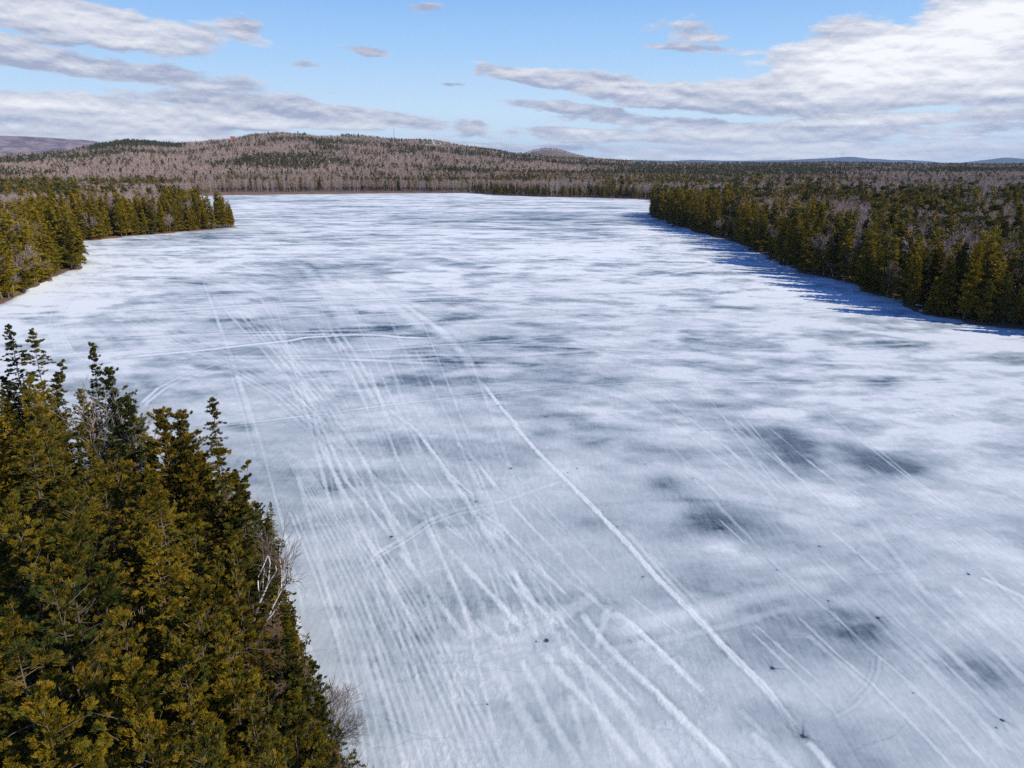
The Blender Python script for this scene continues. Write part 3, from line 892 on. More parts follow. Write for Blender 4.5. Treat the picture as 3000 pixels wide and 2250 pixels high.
def bare(seed, H, spread, depth=5, nseg=3, rmin=.012, style='maple', lean=(0, 0), nchild=3, stems=1, rscale=1.0):
    """returns (trunk segs, branch segs)"""
    g = random.Random(seed)
    trunk, br = [], []

    def grow(p, d, L, r, lv):
        n = nseg if lv < 3 else 2
        for i in range(n):
            wob = .10 if lv == 0 else .20
            d2 = [d[0] + g.gauss(0, wob), d[1] + g.gauss(0, wob), d[2] + g.gauss(0, wob * .7) + (.10 if lv > 0 else 0)]
            m = math.sqrt(sum(c * c for c in d2)); d2 = [c / m for c in d2]
            q = [p[k] + d2[k] * L / n for k in range(3)]
            r2 = max(r * (1 - .36 / n * (1.0 if lv else .8)), rmin * .5)
            (trunk if lv < 2 else br).append((*p, *q, max(r, rmin), max(r2, rmin * .7)))
            p, d, r = q, d2, r2
            if lv >= 1 or i >= n - 2 or style in ('birch', 'snag'):
                if lv < depth:
                    k = nchild if (i == n - 1) else (1 if g.random() < .75 else 2)
                    if lv == 0 and style == 'birch' and i < 1: k = 0
                    for _ in range(k):
                        a = g.uniform(0, 2 * PI)
                        sp_ = spread * g.uniform(.6, 1.25) * (1.0 if lv else .9)
                        e, f, h = frame(np.array(d))
                        nd = e * math.cos(sp_) + (f * math.cos(a) + h * math.sin(a)) * math.sin(sp_)
                        grow(list(p), list(nd), L * g.uniform(.52, .78) * (.8 if style == 'birch' and lv == 0 else 1), max(r * g.uniform(.5, .68), rmin), lv + 1)
        if lv == 0 and style == 'birch':
            grow(p, d, L * .5, r * .8, 1)
    for s_ in range(stems):
        a = g.uniform(0, 2 * PI); k = .0 if stems == 1 else .22
        d = [lean[0] + k * math.cos(a + s_ * 6.28 / stems), lean[1] + k * math.sin(a + s_ * 6.28 / stems), 1]
        m = math.sqrt(sum(c * c for c in d)); d = [c / m for c in d]
        trunkL = H * (.42 if style == 'maple' else .62)
        grow([.12 * math.cos(a) * (stems > 1), .12 * math.sin(a) * (stems > 1), 0], d, trunkL, .0105 * H * rscale * (.75 if stems > 1 else 1), 0)
    T, B = np.array(trunk), np.array(br) if br else np.zeros((0, 8))
    # fit to the wanted height
    top = max(T[:, 5].max(), B[:, 5].max() if len(B) else 0)
    f = H / top
    for a in (T, B):
        if len(a): a[:, :6] *= f
    return T, B


def snag(seed, H):
    g = random.Random(seed); T = []; B = []
    zs = np.linspace(0, H, 9)
    for i in range(8): T.append((.06 * i, 0, zs[i], .06 * (i + 1), 0, zs[i + 1], .012 * H * (1 - i / 8.6), .012 * H * (1 - (i + 1) / 8.6)))
    for i in range(46):
        t = g.uniform(.22, .97); L = (1 - t) * 2.4 * g.uniform(.4, 1.1) + .35; a = g.uniform(0, 6.28)
        p = np.array((.06 * 8 * t, 0, H * t)); q = p + np.array((math.cos(a) * L, math.sin(a) * L, g.uniform(-.2, .25) * L)); e = q + np.array((math.cos(a + .4) * L * .5, math.sin(a + .4) * L * .5, .1))
        B.append((*p, *q, .03, .016)); B.append((*q, *e, .016, .008))
        for k in range(2):
            f = p + (q - p) * g.uniform(.3, .9); h = f + np.array((g.gauss(0, .35), g.gauss(0, .35), g.gauss(0, .2))); B.append((*f, *h, .013, .007))
    return np.array(T), np.array(B)


def far_bare(seed, H, R, n, w):
    """bare tree for the distant woods: trunk and a broom of twigs"""
    g = np.random.default_rng(seed)
    zs = np.linspace(0, H * .86, 4); ofs = np.cumsum(g.normal(0, .15, (4, 2)), 0)
    A = np.stack([ofs[:, 0], ofs[:, 1], zs], 1); rad = np.linspace(.011, .0045, 4) * H
    T = np.array([[*A[i], *A[i + 1], rad[i], rad[i + 1]] for i in range(3)])
    t = g.uniform(.28, .95, n); z = t * H * .86
    c = np.stack([np.interp(z, zs, A[:, 0]), np.interp(z, zs, A[:, 1]), z], 1)
    az = g.uniform(0, 2 * PI, n); el = g.uniform(.45, 1.25, n)
    L = R * (1.15 - .55 * t) * g.uniform(.55, 1.15, n) * 1.35
    d = np.stack([np.cos(az) * np.cos(el), np.sin(az) * np.cos(el), np.sin(el)], 1)
    st = c + d * (L * g.uniform(0, .35, n))[:, None]
    sdv = np.cross(d, g.normal(0, 1, (n, 3))); sdv /= np.linalg.norm(sdv, axis=1, keepdims=True)
    V, Q = leaf_quads(st, d, sdv, L, np.full(n, w) * g.uniform(.7, 1.3, n))
    return T, V, Q


# source meshes ------------------------------------------------
VARS = {}      # kind -> lod -> list of (trunk mesh, crown mesh, joined mesh, natural height)


def add_var(kind, lod, H, segT, k, mt, crown, mc, tint=None):
    """crown: ('leaf', V, Q) or ('seg', segs, k)"""
    tv, tq = tubes(segT, k)
    if crown[0] == 'leaf': cv, cq = crown[1], crown[2]
    else: cv, cq = tubes(crown[1], crown[2])
    if tint is None: tint = np.full(len(cq), .5)
    i = len(VARS.setdefault(kind, {}).setdefault(lod, []))
    tm = mesh(f'{kind}_trunk', tv, quads=tq, mats=[mt], smooth=True) if lod in ('hi', 'mid') else None
    cm = mesh(f'{kind}_crown', cv, quads=cq, mats=[mc], attrs={'tint': ('FACE', 'FLOAT', tint)}) if lod in ('hi', 'mid') else None
    jm = None
    if lod != 'hi':
        jm = mesh(f'{kind}_{lod}', np.concatenate([tv, cv]), quads=np.concatenate([tq, cq + len(tv)]), mats=[mt, mc],
                  mat_idx=np.concatenate([np.zeros(len(tq)), np.ones(len(cq))]), attrs={'tint': ('FACE', 'FLOAT', np.concatenate([np.zeros(len(tq)), tint]))})
    VARS[kind][lod].append((tm, cm, jm, H))


# near conifers
for i, (H, R, st, ld) in enumerate([(18, 3.7, 'cedar', 4), (17, 3.5, 'cedar', 2), (18.5, 3.8, 'hemlock', 3), (16, 3.5, 'cedar', 5), (18, 3.6, 'hemlock', 2), (15, 3.3, 'cedar', 3), (19, 2.6, 'hemlock', 1)]):
    T, V, Q, tn = conifer(100 + i, H, R, 150, 8600 if i < 6 else 3800, 20, .155, .0175, st, base=.10, leaders=ld, wood=True, plume=8)
    add_var('conifer', 'hi', H, T, 6, M_BARK, ('leaf', V, Q), M_FOL, tn)
# mid conifers
for i, (H, R, st, ld) in enumerate([(18, 3.2, 'cedar', 2), (17, 2.5, 'hemlock', 1), (19, 2.9, 'hemlock', 1), (15, 2.6, 'cedar', 1), (18, 3.4, 'cedar', 3), (17, 2.1, 'cedar', 1), (16, 3.1, 'hemlock', 2)]):
    T, V, Q, tn = conifer(200 + i, H, R, 90, 1150, 6, .58, .115, st, base=.07, leaders=ld)
    add_var('conifer', 'mid', H, T, 5, M_BARK, ('leaf', V, Q), M_FOL, tn)
for i, (H, R, st, ld) in enumerate([(17, 2.7, 'cedar', 1), (18, 2.3, 'hemlock', 1), (15, 2.4, 'cedar', 2), (18, 2.0, 'hemlock', 1)]):
    T, V, Q, tn = conifer(300 + i, H, R, 60, 150, 4, 1.25, .34, st, base=.06, leaders=ld)
    add_var('conifer', 'low', H, T[:9], 3, M_BARK, ('leaf', V, Q), M_FOL if i % 2 else M_DARKFOL, tn)
    T, V, Q, tn = conifer(340 + i, H, R * 1.15, 30, 44, 2, 2.6, .85, st, base=.05, leaders=1)
    add_var('conifer', 'far', H, T[:9:3], 3, M_BARK, ('leaf', V, Q), M_DARKFOL, tn)
# white pines: layered, open
for i, (H, R) in enumerate([(21, 4.2), (19, 3.6), (22, 3.9)]):
    T, V, Q, tn = conifer(400 + i, H, R, 62, 420, 12, .62, .10, 'pine', base=.2, wood=True)
    add_var('pine', 'mid', H, T, 5, M_BARK, ('leaf', V, Q), M_PINE, tn)
    T, V, Q, tn = conifer(400 + i, H, R, 50, 150, 5, 1.3, .32, 'pine', base=.2)
    add_var('pine', 'low', H, T[:9], 3, M_BARK, ('leaf', V, Q), M_PINE, tn)
# bare trees
for i in range(3):
    T, B = bare(500 + i, 14, .62, 5, 3, .010, 'maple', nchild=3)
    add_var('bare', 'hi', 14, T, 7, M_GREYBARK, ('seg', B, 3), M_NEARTWIG)
for i in range(5):
    T, B = bare(520 + i, 15, .5 + .05 * i, 4, 3, .026, 'maple', nchild=3)
    add_var('bare', 'mid', 15, T, 5, M_GREYBARK, ('seg', B, 3), M_TWIG)
for i in range(4):
    T, V, Q = far_bare(540 + i, 15, 3.0, 150, .055)
    add_var('bare', 'low', 15, T, 3, M_GREYBARK, ('leaf', V, Q), M_TWIG)
    T, V, Q = far_bare(550 + i, 15, 3.6, 46, .19)
    add_var('bare', 'far', 15, T, 3, M_PALETRUNK, ('leaf', V, Q), M_FARTWIG)
for i in range(3):
    T, B = bare(560 + i, 15, .42, 3, 4, .022, 'birch', nchild=2)
    add_var('birch', 'mid', 15, T, 5, M_BIRCH, ('seg', B, 3), M_TWIG)
for i in range(2):
    T, V, Q = far_bare(570 + i, 15, 2.0, 90, .05); T[:, 6:] *= 1.3
    add_var('birch', 'low', 15, T, 4, M_PALETRUNK, ('leaf', V, Q), M_TWIG)

# ------------------------------------------------------------------ where trees stand
TREES = []     # dict(kind, x, y, z, H, rot, sd, region, gold, bronze, var, lean)


def put(kind, x, y, H, region, gold=.5, bronze=.2, var=None, sd=None, tag=None, lean=None):
    TREES.append(dict(kind=kind, x=float(x), y=float(y), H=H, region=region, gold=gold, bronze=bronze, var=var, sd=sd, rot=random.uniform(0, 6.28), tag=tag, lean=lean))


def at_top(px, py, H):
    return ground(px, py, H + .5)


# --- the near wood, lower left: named trees first (photo pixels of their tops)
NEAR = [
    (24, 960, 18.5, 4, .42, .1), (86, 972, 18.5, 2, .45, .1), (251, 1008, 18.5, 6, .45, .1), (318, 1085, 16.5, 1, .40, .05), (378, 1165, 15.5, 5, .36, .05),
    (475, 1196, 16.5, 5, .60, .4), (520, 1205, 16, 1, .62, .4), (617, 1176, 17, 6, .5, .3), (555, 1225, 15, 3, .58, .3),
    (60, 1120, 18, 0, .70, .35), (110, 1195, 18, 3, .72, .3), (20, 1260, 18, 2, .66, .3), (185, 1245, 16, 0, .62, .2), (430, 1370, 17, 4, .75, .3),
    (380, 1330, 17.5, 0, .60, .4), (300, 1370, 17, 2, .58, .3), (470, 1400, 17.5, 2, .78, .35), (640, 1320, 15, 3, .6, .3), (690, 1420, 13, 5, .5, .2),
    (742, 1480, 9.5, 1, .52, .15), (770, 1570, 8, 3, .52, .2), (845, 1850, 9, 1, .48, .15), (935, 1905, 9.5, 6, .45, .15),
    (905, 1975, 10, 5, .5, .2), (560, 1500, 16.5, 0, .66, .3), (660, 1600, 15, 3, .6, .3), (480, 1560, 17, 4, .8, .4), (330, 1800, 17.5, 0, .72, .5),
    (60, 2010, 17, 3, .72, .4), (180, 2060, 16, 2, .6, .3), (30, 1780, 18, 2, .5, .35), (480, 1930, 16.5, 1, .66, .4), (640, 1850, 15.5, 0, .64, .3),
    (720, 2010, 14.5, 3, .56, .3), (830, 2080, 12, 5, .5, .2), (600, 2080, 16, 4, .64, .35), (390, 2140, 17, 0, .70, .4), (760, 2170, 14, 0, .55, .3),
    (150, 1560, 18, 5, .55, .2), (230, 1480, 17.5, 1, .6, .3), (60, 1440, 18.5, 0, .64, .3), (120, 1690, 18, 3, .52, .3), (545, 1700, 15.5, 5, .6, .3),
    (820, 2210, 9, 3, .55, .2), (310, 1950, 16.5, 5, .6, .35), (260, 2180, 17, 6, .6, .3), (600, 2200, 16, 1, .6, .3)]
for px, py, H, v_, gd, bz in NEAR:
    x, y = at_top(px, py, H)
    put('conifer', x, y, H, 'near', gd * 1.25 - .26, bz * 1.5, v_, tag='named')
# specials of the near wood
BIRCH_XY = (-19.6, 44.0)
TREES_TAKEN = [BIRCH_XY]
# fill the wood
gaps = [(at_top(330, 1590, 12), 3.2), (at_top(275, 1140, 15.5), 3.0), (at_top(540, 1745, 12), 2.6)]
tries = 0
fr = random.Random(3)
pool = []
while tries < 9000:
    tries += 1
    x = fr.uniform(-75, -2); y = fr.uniform(12, 92)
    pool.append((x, y))
pool = np.array(pool); psd = sdf(pool[:, 0], pool[:, 1])
XY = [(t['x'], t['y']) for t in TREES]
for (x, y), s_ in zip(pool, psd):
    if s_ < 1.2 or s_ > 60: continue
    if min((x - a) ** 2 + (y - b) ** 2 for a, b in XY) < 4.1 ** 2: continue
    if any((x - c[0]) ** 2 + (y - c[1]) ** 2 < r * r for c, r in gaps): continue
    if (x - BIRCH_XY[0]) ** 2 + (y - BIRCH_XY[1]) ** 2 < 2.0 ** 2: continue
    H = min(18, 9.5 + s_ * .8) * fr.uniform(.66, 1.0)
    u_, v_, d_ = pix(x, y, H)
    if u_ < -260 or v_ > 2700: continue
    # nothing may stick out above the outline of the wood against the ice
    lim = np.interp(u_, [0, 100, 250, 330, 420, 520, 600, 680, 760, 820, 900, 960, 1010], [985, 1010, 1060, 1130, 1215, 1225, 1260, 1400, 1530, 1720, 1880, 2040, 2260])
    if v_ < lim: continue
    if y < 44.5 and 660 < u_ < 900 and v_ < 1830: continue
    XY.append((x, y))
    put('conifer', x, y, H, 'near', fr.uniform(.18, .72), fr.uniform(.1, .9), fr.randrange(6))

# --- the banks and the far woods: jittered grids, spacing grows with distance


def scatter(r0, r1, sp, jit=.46, azmax=44):
    xm = r1 * math.sin(math.radians(azmax))
    gx_, gy_ = np.meshgrid(np.arange(-xm, xm, sp), np.arange(90, r1, sp))
    x = gx_.ravel() + RNG.uniform(-jit, jit, gx_.size) * sp; y = gy_.ravel() + RNG.uniform(-jit, jit, gx_.size) * sp
    r = np.hypot(x, y); a = np.degrees(np.abs(np.arctan2(x, y)))
    k = (r >= r0) & (r < r1) & ((a < azmax) | ((r < 330) & (x > 0) & (a < 62)))
    return x[k], y[k]


pts = []
for r0, r1, sp in ((90, 520, 4.8), (520, 860, 5.2), (860, 1300, 6.4), (1300, 2000, 8.2), (2000, 2960, 10.5)):
    x, y = scatter(r0, r1, sp)
    pts.append(np.stack([x, y, np.full(len(x), sp)], 1))
cx, cy = ground_at(1180 * S, 5200)
hx = RNG.uniform(-520, 900, 5200); hy = RNG.uniform(-520, 60, 5200)
pts.append(np.stack([cx + hx, cy + hy, np.full(5200, 14.0)], 1))
pts = np.concatenate(pts)
px_, py_ = pts[:, 0], pts[:, 1]
psd = sdf(px_, py_)
pr = np.hypot(px_, py_)
nearwood = (px_ > -100) & (px_ < 0) & (py_ < 100)
ok = (psd > 1.9) & ~cleared(px_, py_) & ~nearwood
paz = np.arctan2(px_, py_)
pts, px_, py_, psd, pr, paz = pts[ok], px_[ok], py_[ok], psd[ok], pr[ok], paz[ok]
pz = terr(px_, py_, psd)
u0, v0, d0 = pix(px_, py_, pz)
U = u0 / S                                      # picture column in 2212 units, only to say which wood is which
clump = fbm(px_ / 42, py_ / 42, 61, 3); clump2 = fbm(px_ / 150, py_ / 60, 62, 3); clump3 = fbm(px_ / 230, py_ / 210, 63, 5, .6); c4 = fbm(px_ / 25, py_ / 25, 64, 2)
rnd = RNG.random(len(px_))
right_bank = (px_ > 70) & (pr < 620)
left_bank = (px_ < -100) & (pr < 520)
farwood = ~right_bank & ~left_bank & (pr < 1150)
hillwood = ~right_bank & ~left_bank & ~farwood
pc = np.zeros(len(px_))                         # chance of a conifer
pc = np.where(right_bank, np.where(psd < 13, .86, np.where(psd < 30, .46, .13 + .6 * sstep(.54, .68, clump))), pc)
pc = np.where(right_bank & (px_ > 185) & (pr > 200) & (pr < 420), np.maximum(pc, .6 * sstep(.50, .64, clump)), pc)
pc = np.where(left_bank, np.where(psd < 14, .93, np.where(psd < 24, .55, .06 + .5 * sstep(.60, .72, clump))), pc)
west = farwood & (U < 1010)
east = farwood & (U >= 1010)
pc = np.where(west, np.where(psd < 14, .08, .10 + .75 * sstep(.50, .62, clump2) * sstep(15, 60, psd)), pc)
pc = np.where(east, np.where(psd < 22, .80, .05 + .65 * sstep(.57, .68, clump2)), pc)
pc = np.where(hillwood, .04 + .55 * sstep(.555, .66, clump3) + .3 * sstep(.58, .72, clump), pc)
pc = np.where(hillwood & (U > 195) & (U < 395) & (pr > 2330), .97, pc)
pc = np.where(hillwood & (U > 1250) & (pr > 1500), np.maximum(pc, .08 + .6 * sstep(.50, .62, clump3)), pc)
pc = np.where((pr > 4000), .05, pc)
is_con = rnd < pc
r2 = RNG.random(len(px_))
is_pine = is_con & (r2 < np.where(right_bank, np.where(psd > 30, .16, .035), np.where(left_bank, np.where(psd < 26, .03, .12), .05))) & (pr < 900)
is_birch = ~is_con & (r2 < np.where(psd < 26, .40, .14)) & (pr < 620)
Hh = np.where(is_con, np.where(right_bank, 11.5 + 8.5 * RNG.random(len(px_)), np.where(left_bank, 14.5 + 6.5 * RNG.random(len(px_)), 12 + 6 * r2)), np.where(left_bank, 15.5, 12.5) + 3.5 * RNG.random(len(px_)))
Hh = np.where(is_con & (pr > 620), 12 + 5 * RNG.random(len(px_)), Hh)
Hh = np.where(is_con & (psd < 4), Hh * RNG.uniform(.55, .95, len(px_)), Hh)
Hh = np.where(is_pine, 17.5 + 4 * RNG.random(len(px_)), Hh)
Hh = np.where(~is_con & (psd < 8) & (pr < 620), Hh * RNG.uniform(.5, .9, len(px_)), Hh)
Hh = np.where(east & (psd < 25) & is_con, 8 + 5 * RNG.random(len(px_)), Hh)
Hh = np.where(hillwood, Hh * .95, Hh)
# thin the distant bare wood a little so that trunks show apart
bulk = {'conifer': [], 'pine': [], 'bare': [], 'birch': []}
for i in range(len(px_)):
    kind = 'pine' if is_pine[i] else 'conifer' if is_con[i] else 'birch' if is_birch[i] else 'bare'
    if pr[i] < 620:
        rg = 'right' if right_bank[i] else 'left' if (left_bank[i] and pr[i] > 295) else 'leftmid' if left_bank[i] else 'farside'
        put(kind, px_[i], py_[i], float(Hh[i]), rg, random.uniform(.85, 1.5) if rg in ('left', 'leftmid') else random.uniform(.35, 1.2) if rg == 'right' else random.uniform(.1, .45), random.uniform(0, .25), sd=float(psd[i]))  # far-shore conifers less golden: their shaded side put into the colour
    else:
        bulk[kind].append((px_[i], py_[i], pz[i], Hh[i], pr[i]))

# a row of trees right at the water's edge, crowns hanging over the ice
er = random.Random(21)
SPX = [BIRCH_XY, ground(880, 2310), ground(1010, 2420), ground(955, 2370)]


def edge_row(poly, region, step, h0, h1, pbare):
    P = np.array(poly, float)
    for a, b in zip(P[:-1], P[1:]):
        L_ = np.linalg.norm(b - a); n_ = max(1, int(L_ / step))
        nrm = np.array([-(b - a)[1], (b - a)[0]]) / L_
        for i in range(n_):
            p = a + (b - a) * (i + er.random()) / n_
            for off in (.0, .8, -.8, 1.6, -1.6, 2.6, -2.6, 3.8, -3.8, 5, -5):
                q = p + nrm * off; s_ = float(sdf(np.array([q[0]]), np.array([q[1]]))[0])
                if .4 < s_ < 1.7: break
            else: continue
            H = er.uniform(h0, h1)
            k = er.random()
            if region == 'near' and any((q[0] - a_) ** 2 + (q[1] - b_) ** 2 < 9 for a_, b_ in SPX): continue
            if region == 'near' and min((q[0] - t_['x']) ** 2 + (q[1] - t_['y']) ** 2 for t_ in TREES if t_['region'] == 'near') < 2.0: continue
            if k < pbare: put('birch' if er.random() < .5 else 'bare', q[0], q[1], H * .58, region)
            else: put('conifer', q[0], q[1], H, region, er.uniform(.6, 1.3) if region != 'farside' else er.uniform(.1, .5), er.uniform(0, .25))  # lower gold on the far shore paints in the trees' shade


edge_row(left_mid, 'leftmid', 3.2, 10, 20, .10)
edge_row(left_pt, 'left', 3.4, 9, 19, .16)
edge_row(right_sh[1:] + [(121, 141), (137, 119), (175, 96)], 'right', 3.8, 8, 18, .02)
edge_row(left_shore[4:12], 'near', 2.6, 3.5, 6.2, .06)
edge_row(far_sh[5:], 'farside', 6, 6, 11, .15)
for px, py, H in ((640, 660, 18), (652, 661.5, 16), (662, 660.5, 17), (670, 662, 14), (678, 661.5, 12), (684, 662.5, 9), (676, 659, 14)):
    q = ground(px, py); put('conifer', q[0], q[1], H, 'left', .95, .1)
# ground heights for the listed trees
X = np.array([t['x'] for t in TREES]); Y = np.array([t['y'] for t in TREES])
SDL = sdf(X, Y); Z = terr(X, Y, SDL)
for t, z, s_ in zip(TREES, Z, SDL): t['z'] = float(max(z, .02)) - .08; t['sd'] = float(s_)

# ------------------------------------------------------------------ which trees show largest: a coarse depth picture of cones
W_, H_ = 750, 562
ids = np.full((H_, W_), -1, int)
order = sorted(range(len(TREES)), key=lambda i: -(TREES[i]['x'] ** 2 + TREES[i]['y'] ** 2))
bareview = {}
for i in order:
    t = TREES[i]
    u1, v1, d1 = pix(t['x'], t['y'], t['z'] + t['H']); u2, v2, d2 = pix(t['x'], t['y'], t['z'])
    rw = (.17 * t['H'] if t['kind'] in ('conifer', 'pine') else .2 * t['H']) * FPX / d1 / 4
    ya, yb = v1 / 4, v2 / 4
    if yb < 0 or ya > H_ or u1 / 4 < -rw or u1 / 4 > W_ + rw: continue
    for yy in range(max(0, int(ya)), min(H_, int(yb) + 1)):
        f = (yy - ya) / max(1, yb - ya)
        c = (u1 + (u2 - u1) * f) / 4; hw = rw * min(1, .12 + f * 1.3)
        a, b = max(0, int(c - hw)), min(W_, int(c + hw) + 1)
        if b <= a: continue
        if t['kind'] in ('conifer', 'pine'): ids[yy, a:b] = i
        else:
            # bare crowns cover about every third pixel
            ids[yy, a:b][(np.arange(a, b) * 7 + yy * 3) % 3 == 0] = i
cnt = np.bincount(ids[ids >= 0], minlength=len(TREES))
CAP = {'conifer': 300, 'pine': 70, 'bare': 290, 'birch': 110}
chosen = set()
for kind in CAP:
    c = [i for i in range(len(TREES)) if TREES[i]['kind'] == kind and cnt[i] > 0]
    c.sort(key=lambda i: -cnt[i])
    chosen |= set(c[:CAP[kind]])
    if kind == 'conifer':
        near_seen = sum(1 for i in c[:300] if TREES[i]['region'] == 'near')

# ------------------------------------------------------------------ individual trees
ORD = ['first', 'second', 'third', 'fourth', 'fifth', 'sixth', 'seventh', 'eighth', 'ninth', 'tenth']
REG = {'near': 'near wood', 'right': 'right bank', 'left': 'left point', 'leftmid': 'left bank', 'farside': 'far right shore'}
NAMES = {'conifer': ('conifer_tree', 'conifer'), 'pine': ('pine_tree', 'pine tree'), 'bare': ('bare_tree', 'bare tree'), 'birch': ('birch_tree', 'birch tree')}
individuals = []
for i in sorted(chosen, key=lambda i: -cnt[i]):
    t = TREES[i]
    lod = 'hi' if t['region'] == 'near' and 'hi' in VARS[t['kind']] else 'mid'
    vs = VARS[t['kind']][lod]
    v_ = t['var'] if t['var'] is not None and t['var'] < len(vs) else random.randrange(len(vs))
    tm, cm, jm, h0 = vs[v_]
    nm, cat = NAMES[t['kind']]
    root = empty(nm, (t['x'], t['y'], t['z']), t['rot'], category=cat)
    s_ = t['H'] / h0
    wv = s_ * random.uniform(.92, 1.1) * (1.18 if t['kind'] == 'conifer' and t['region'] != 'near' else 1)
    root.scale = (wv, wv, s_)
    root.rotation_euler = (random.gauss(0, .025), random.gauss(0, .025), t['rot'])
    link('trunk', tm, root)
    c = link('crown', cm, root)
    c.color = (t['gold'], t['bronze'], 0, 1)
    t['root'] = root; t['cnt'] = int(cnt[i])
    individuals.append(t)


def hue(t):
    if t['kind'] == 'conifer' or t['kind'] == 'pine':
        g = t['gold']
        return 'bronze-gold' if g > .68 else 'olive-gold' if g > .58 else 'olive' if g > .46 else 'dark olive'
    return {'bare': 'grey', 'birch': 'white'}[t['kind']]


def size_word(t, mean):
    return 'tall' if t['H'] > mean * 1.1 else 'short' if t['H'] < mean * .86 else 'middling'


NOUN = {'conifer': 'conifer', 'pine': 'layered pine', 'bare': 'bare tree', 'birch': 'birch'}
for kind in NOUN:
    for reg in REG:
        grp = [t for t in individuals if t['kind'] == kind and t['region'] == reg]
        if not grp: continue
        mean = np.mean([t['H'] for t in grp])
        for t in grp:
            t['u'], t['v'], _ = pix(t['x'], t['y'], t['z'] + t['H'])
        # rows back from the ice
        cuts = (5, 12, 24, 45, 85) if reg != 'near' else (4, 8, 13, 20, 30)
        rows = ['at the ice edge', 'second row from ice', 'third row from ice', 'behind the shore belt', 'midway into the woods', 'far back in woods']
        along = ['an eighth along', 'a fifth along', 'a third along', 'two fifths along', 'midway along', 'three fifths along', 'two thirds along', 'four fifths along', 'seven eighths along']
        for ri in range(6):
            row = [t for t in grp if (ri == 0 or t['sd'] >= cuts[ri - 1]) and (ri == 5 or t['sd'] < cuts[ri])]
            row.sort(key=lambda t: t['u'])
            n = len(row)
            for j, t in enumerate(row):
                f = j / max(1, n - 1)
                if n <= 3: place = ['leftmost', 'second from left', 'third from left'][j] if n > 1 else 'the only one'
                elif j < 8: place = f'{ORD[j]} from left'
                elif n - 1 - j < 8: place = f'{ORD[n - 1 - j]} from right'
                else: place = along[min(8, int(f * 9))]
                lb = f"{size_word(t, mean)} {hue(t)} {NOUN[kind]} {rows[ri]}, {REG[reg]}, {place}"
                near_ = [(math.hypot(t['x'] - o_['x'], t['y'] - o_['y']), o_) for o_ in individuals if o_['kind'] != kind and abs(t['x'] - o_['x']) < 5 and abs(t['y'] - o_['y']) < 5]
                if near_ and 'along' in place:
                    o_ = min(near_, key=lambda q_: q_[0])[1]
                    lb2 = lb + ' beside ' + {'conifer': hue(o_) + ' conifer', 'pine': 'a pine', 'bare': 'bare tree', 'birch': 'a birch'}[o_['kind']]
                    if len(lb2.replace('-', ' ').split()) <= 16: lb = lb2
                t['root']['label'] = lb
                t['root']['group'] = f"{ {'bare': 'bare trees', 'birch': 'birches'}.get(kind, NOUN[kind] + 's') } of the {REG[reg]}"

# ------------------------------------------------------------------ special trees


def special(name, cat, label, loc, T, kT, mt, crown, mc, rz=0, group=None, tint=None, gold=.5, bronze=.3):
    root = empty(name, loc, rz, category=cat, label=label)
    if group: root['group'] = group
    tv, tq = tubes(T, kT)
    link('trunk', mesh('trunk', tv, quads=tq, mats=[mt], smooth=True), root)
    if crown[0] == 'leaf': cv, cq = crown[1], crown[2]
    else: cv, cq = tubes(crown[1], crown[2])
    tn = np.full(len(cq), .5) if tint is None else tint
    c = link('crown', mesh('crown', cv, quads=cq, mats=[mc], attrs={'tint': ('FACE', 'FLOAT', tn)}), root)
    c.color = (gold, bronze, 0, 1)
    return root


def gz(xy): return float(max(terr(np.array([xy[0]]), np.array([xy[1]]))[0], .0)) - .05


def merge(*parts):
    return np.concatenate([p for p in parts if len(p)])


# leaning white birch with two stems beside the ice
T1, B1 = bare(611, 12.5, .46, 3, 4, .010, 'birch', lean=(.22, .10), nchild=1, rscale=.8)
T2, B2 = bare(614, 11.5, .5, 3, 4, .010, 'birch', lean=(.55, .05), nchild=1, rscale=.7)
for a in (T2, B2): a[:, 0] += .5; a[:, 3] += .5
special('birch_tree', 'birch tree', 'white two-stemmed birch leaning out over the ice from the near wood', (*BIRCH_XY, gz(BIRCH_XY)), merge(T1, T2), 7, M_BIRCH, ('seg', merge(B1, B2), 3), M_NEARTWIG)
# wide bare crown in the upper part of the near wood
p = at_top(275, 1118, 16.5)
T1, B1 = bare(632, 16.5, .66, 4, 3, .018, 'maple', lean=(-.05, 0), nchild=3, rscale=1.2)
special('bare_tree', 'bare tree', 'spreading pale grey bare tree between the tall conifers of the near wood', (*p, gz(p)), T1, 7, M_SNAG, ('seg', B1, 3), M_GREYBARK)
# brown bare tree amid the near wood
p = at_top(520, 1700, 13.0)
T1, B1 = bare(641, 13.0, .55, 4, 3, .014, 'maple', nchild=3)
special('bare_tree', 'bare tree', 'brownish bare tree sunk among golden conifers near the birch', (*p, gz(p)), T1, 6, M_GREYBARK, ('seg', B1, 3), M_NEARTWIG)
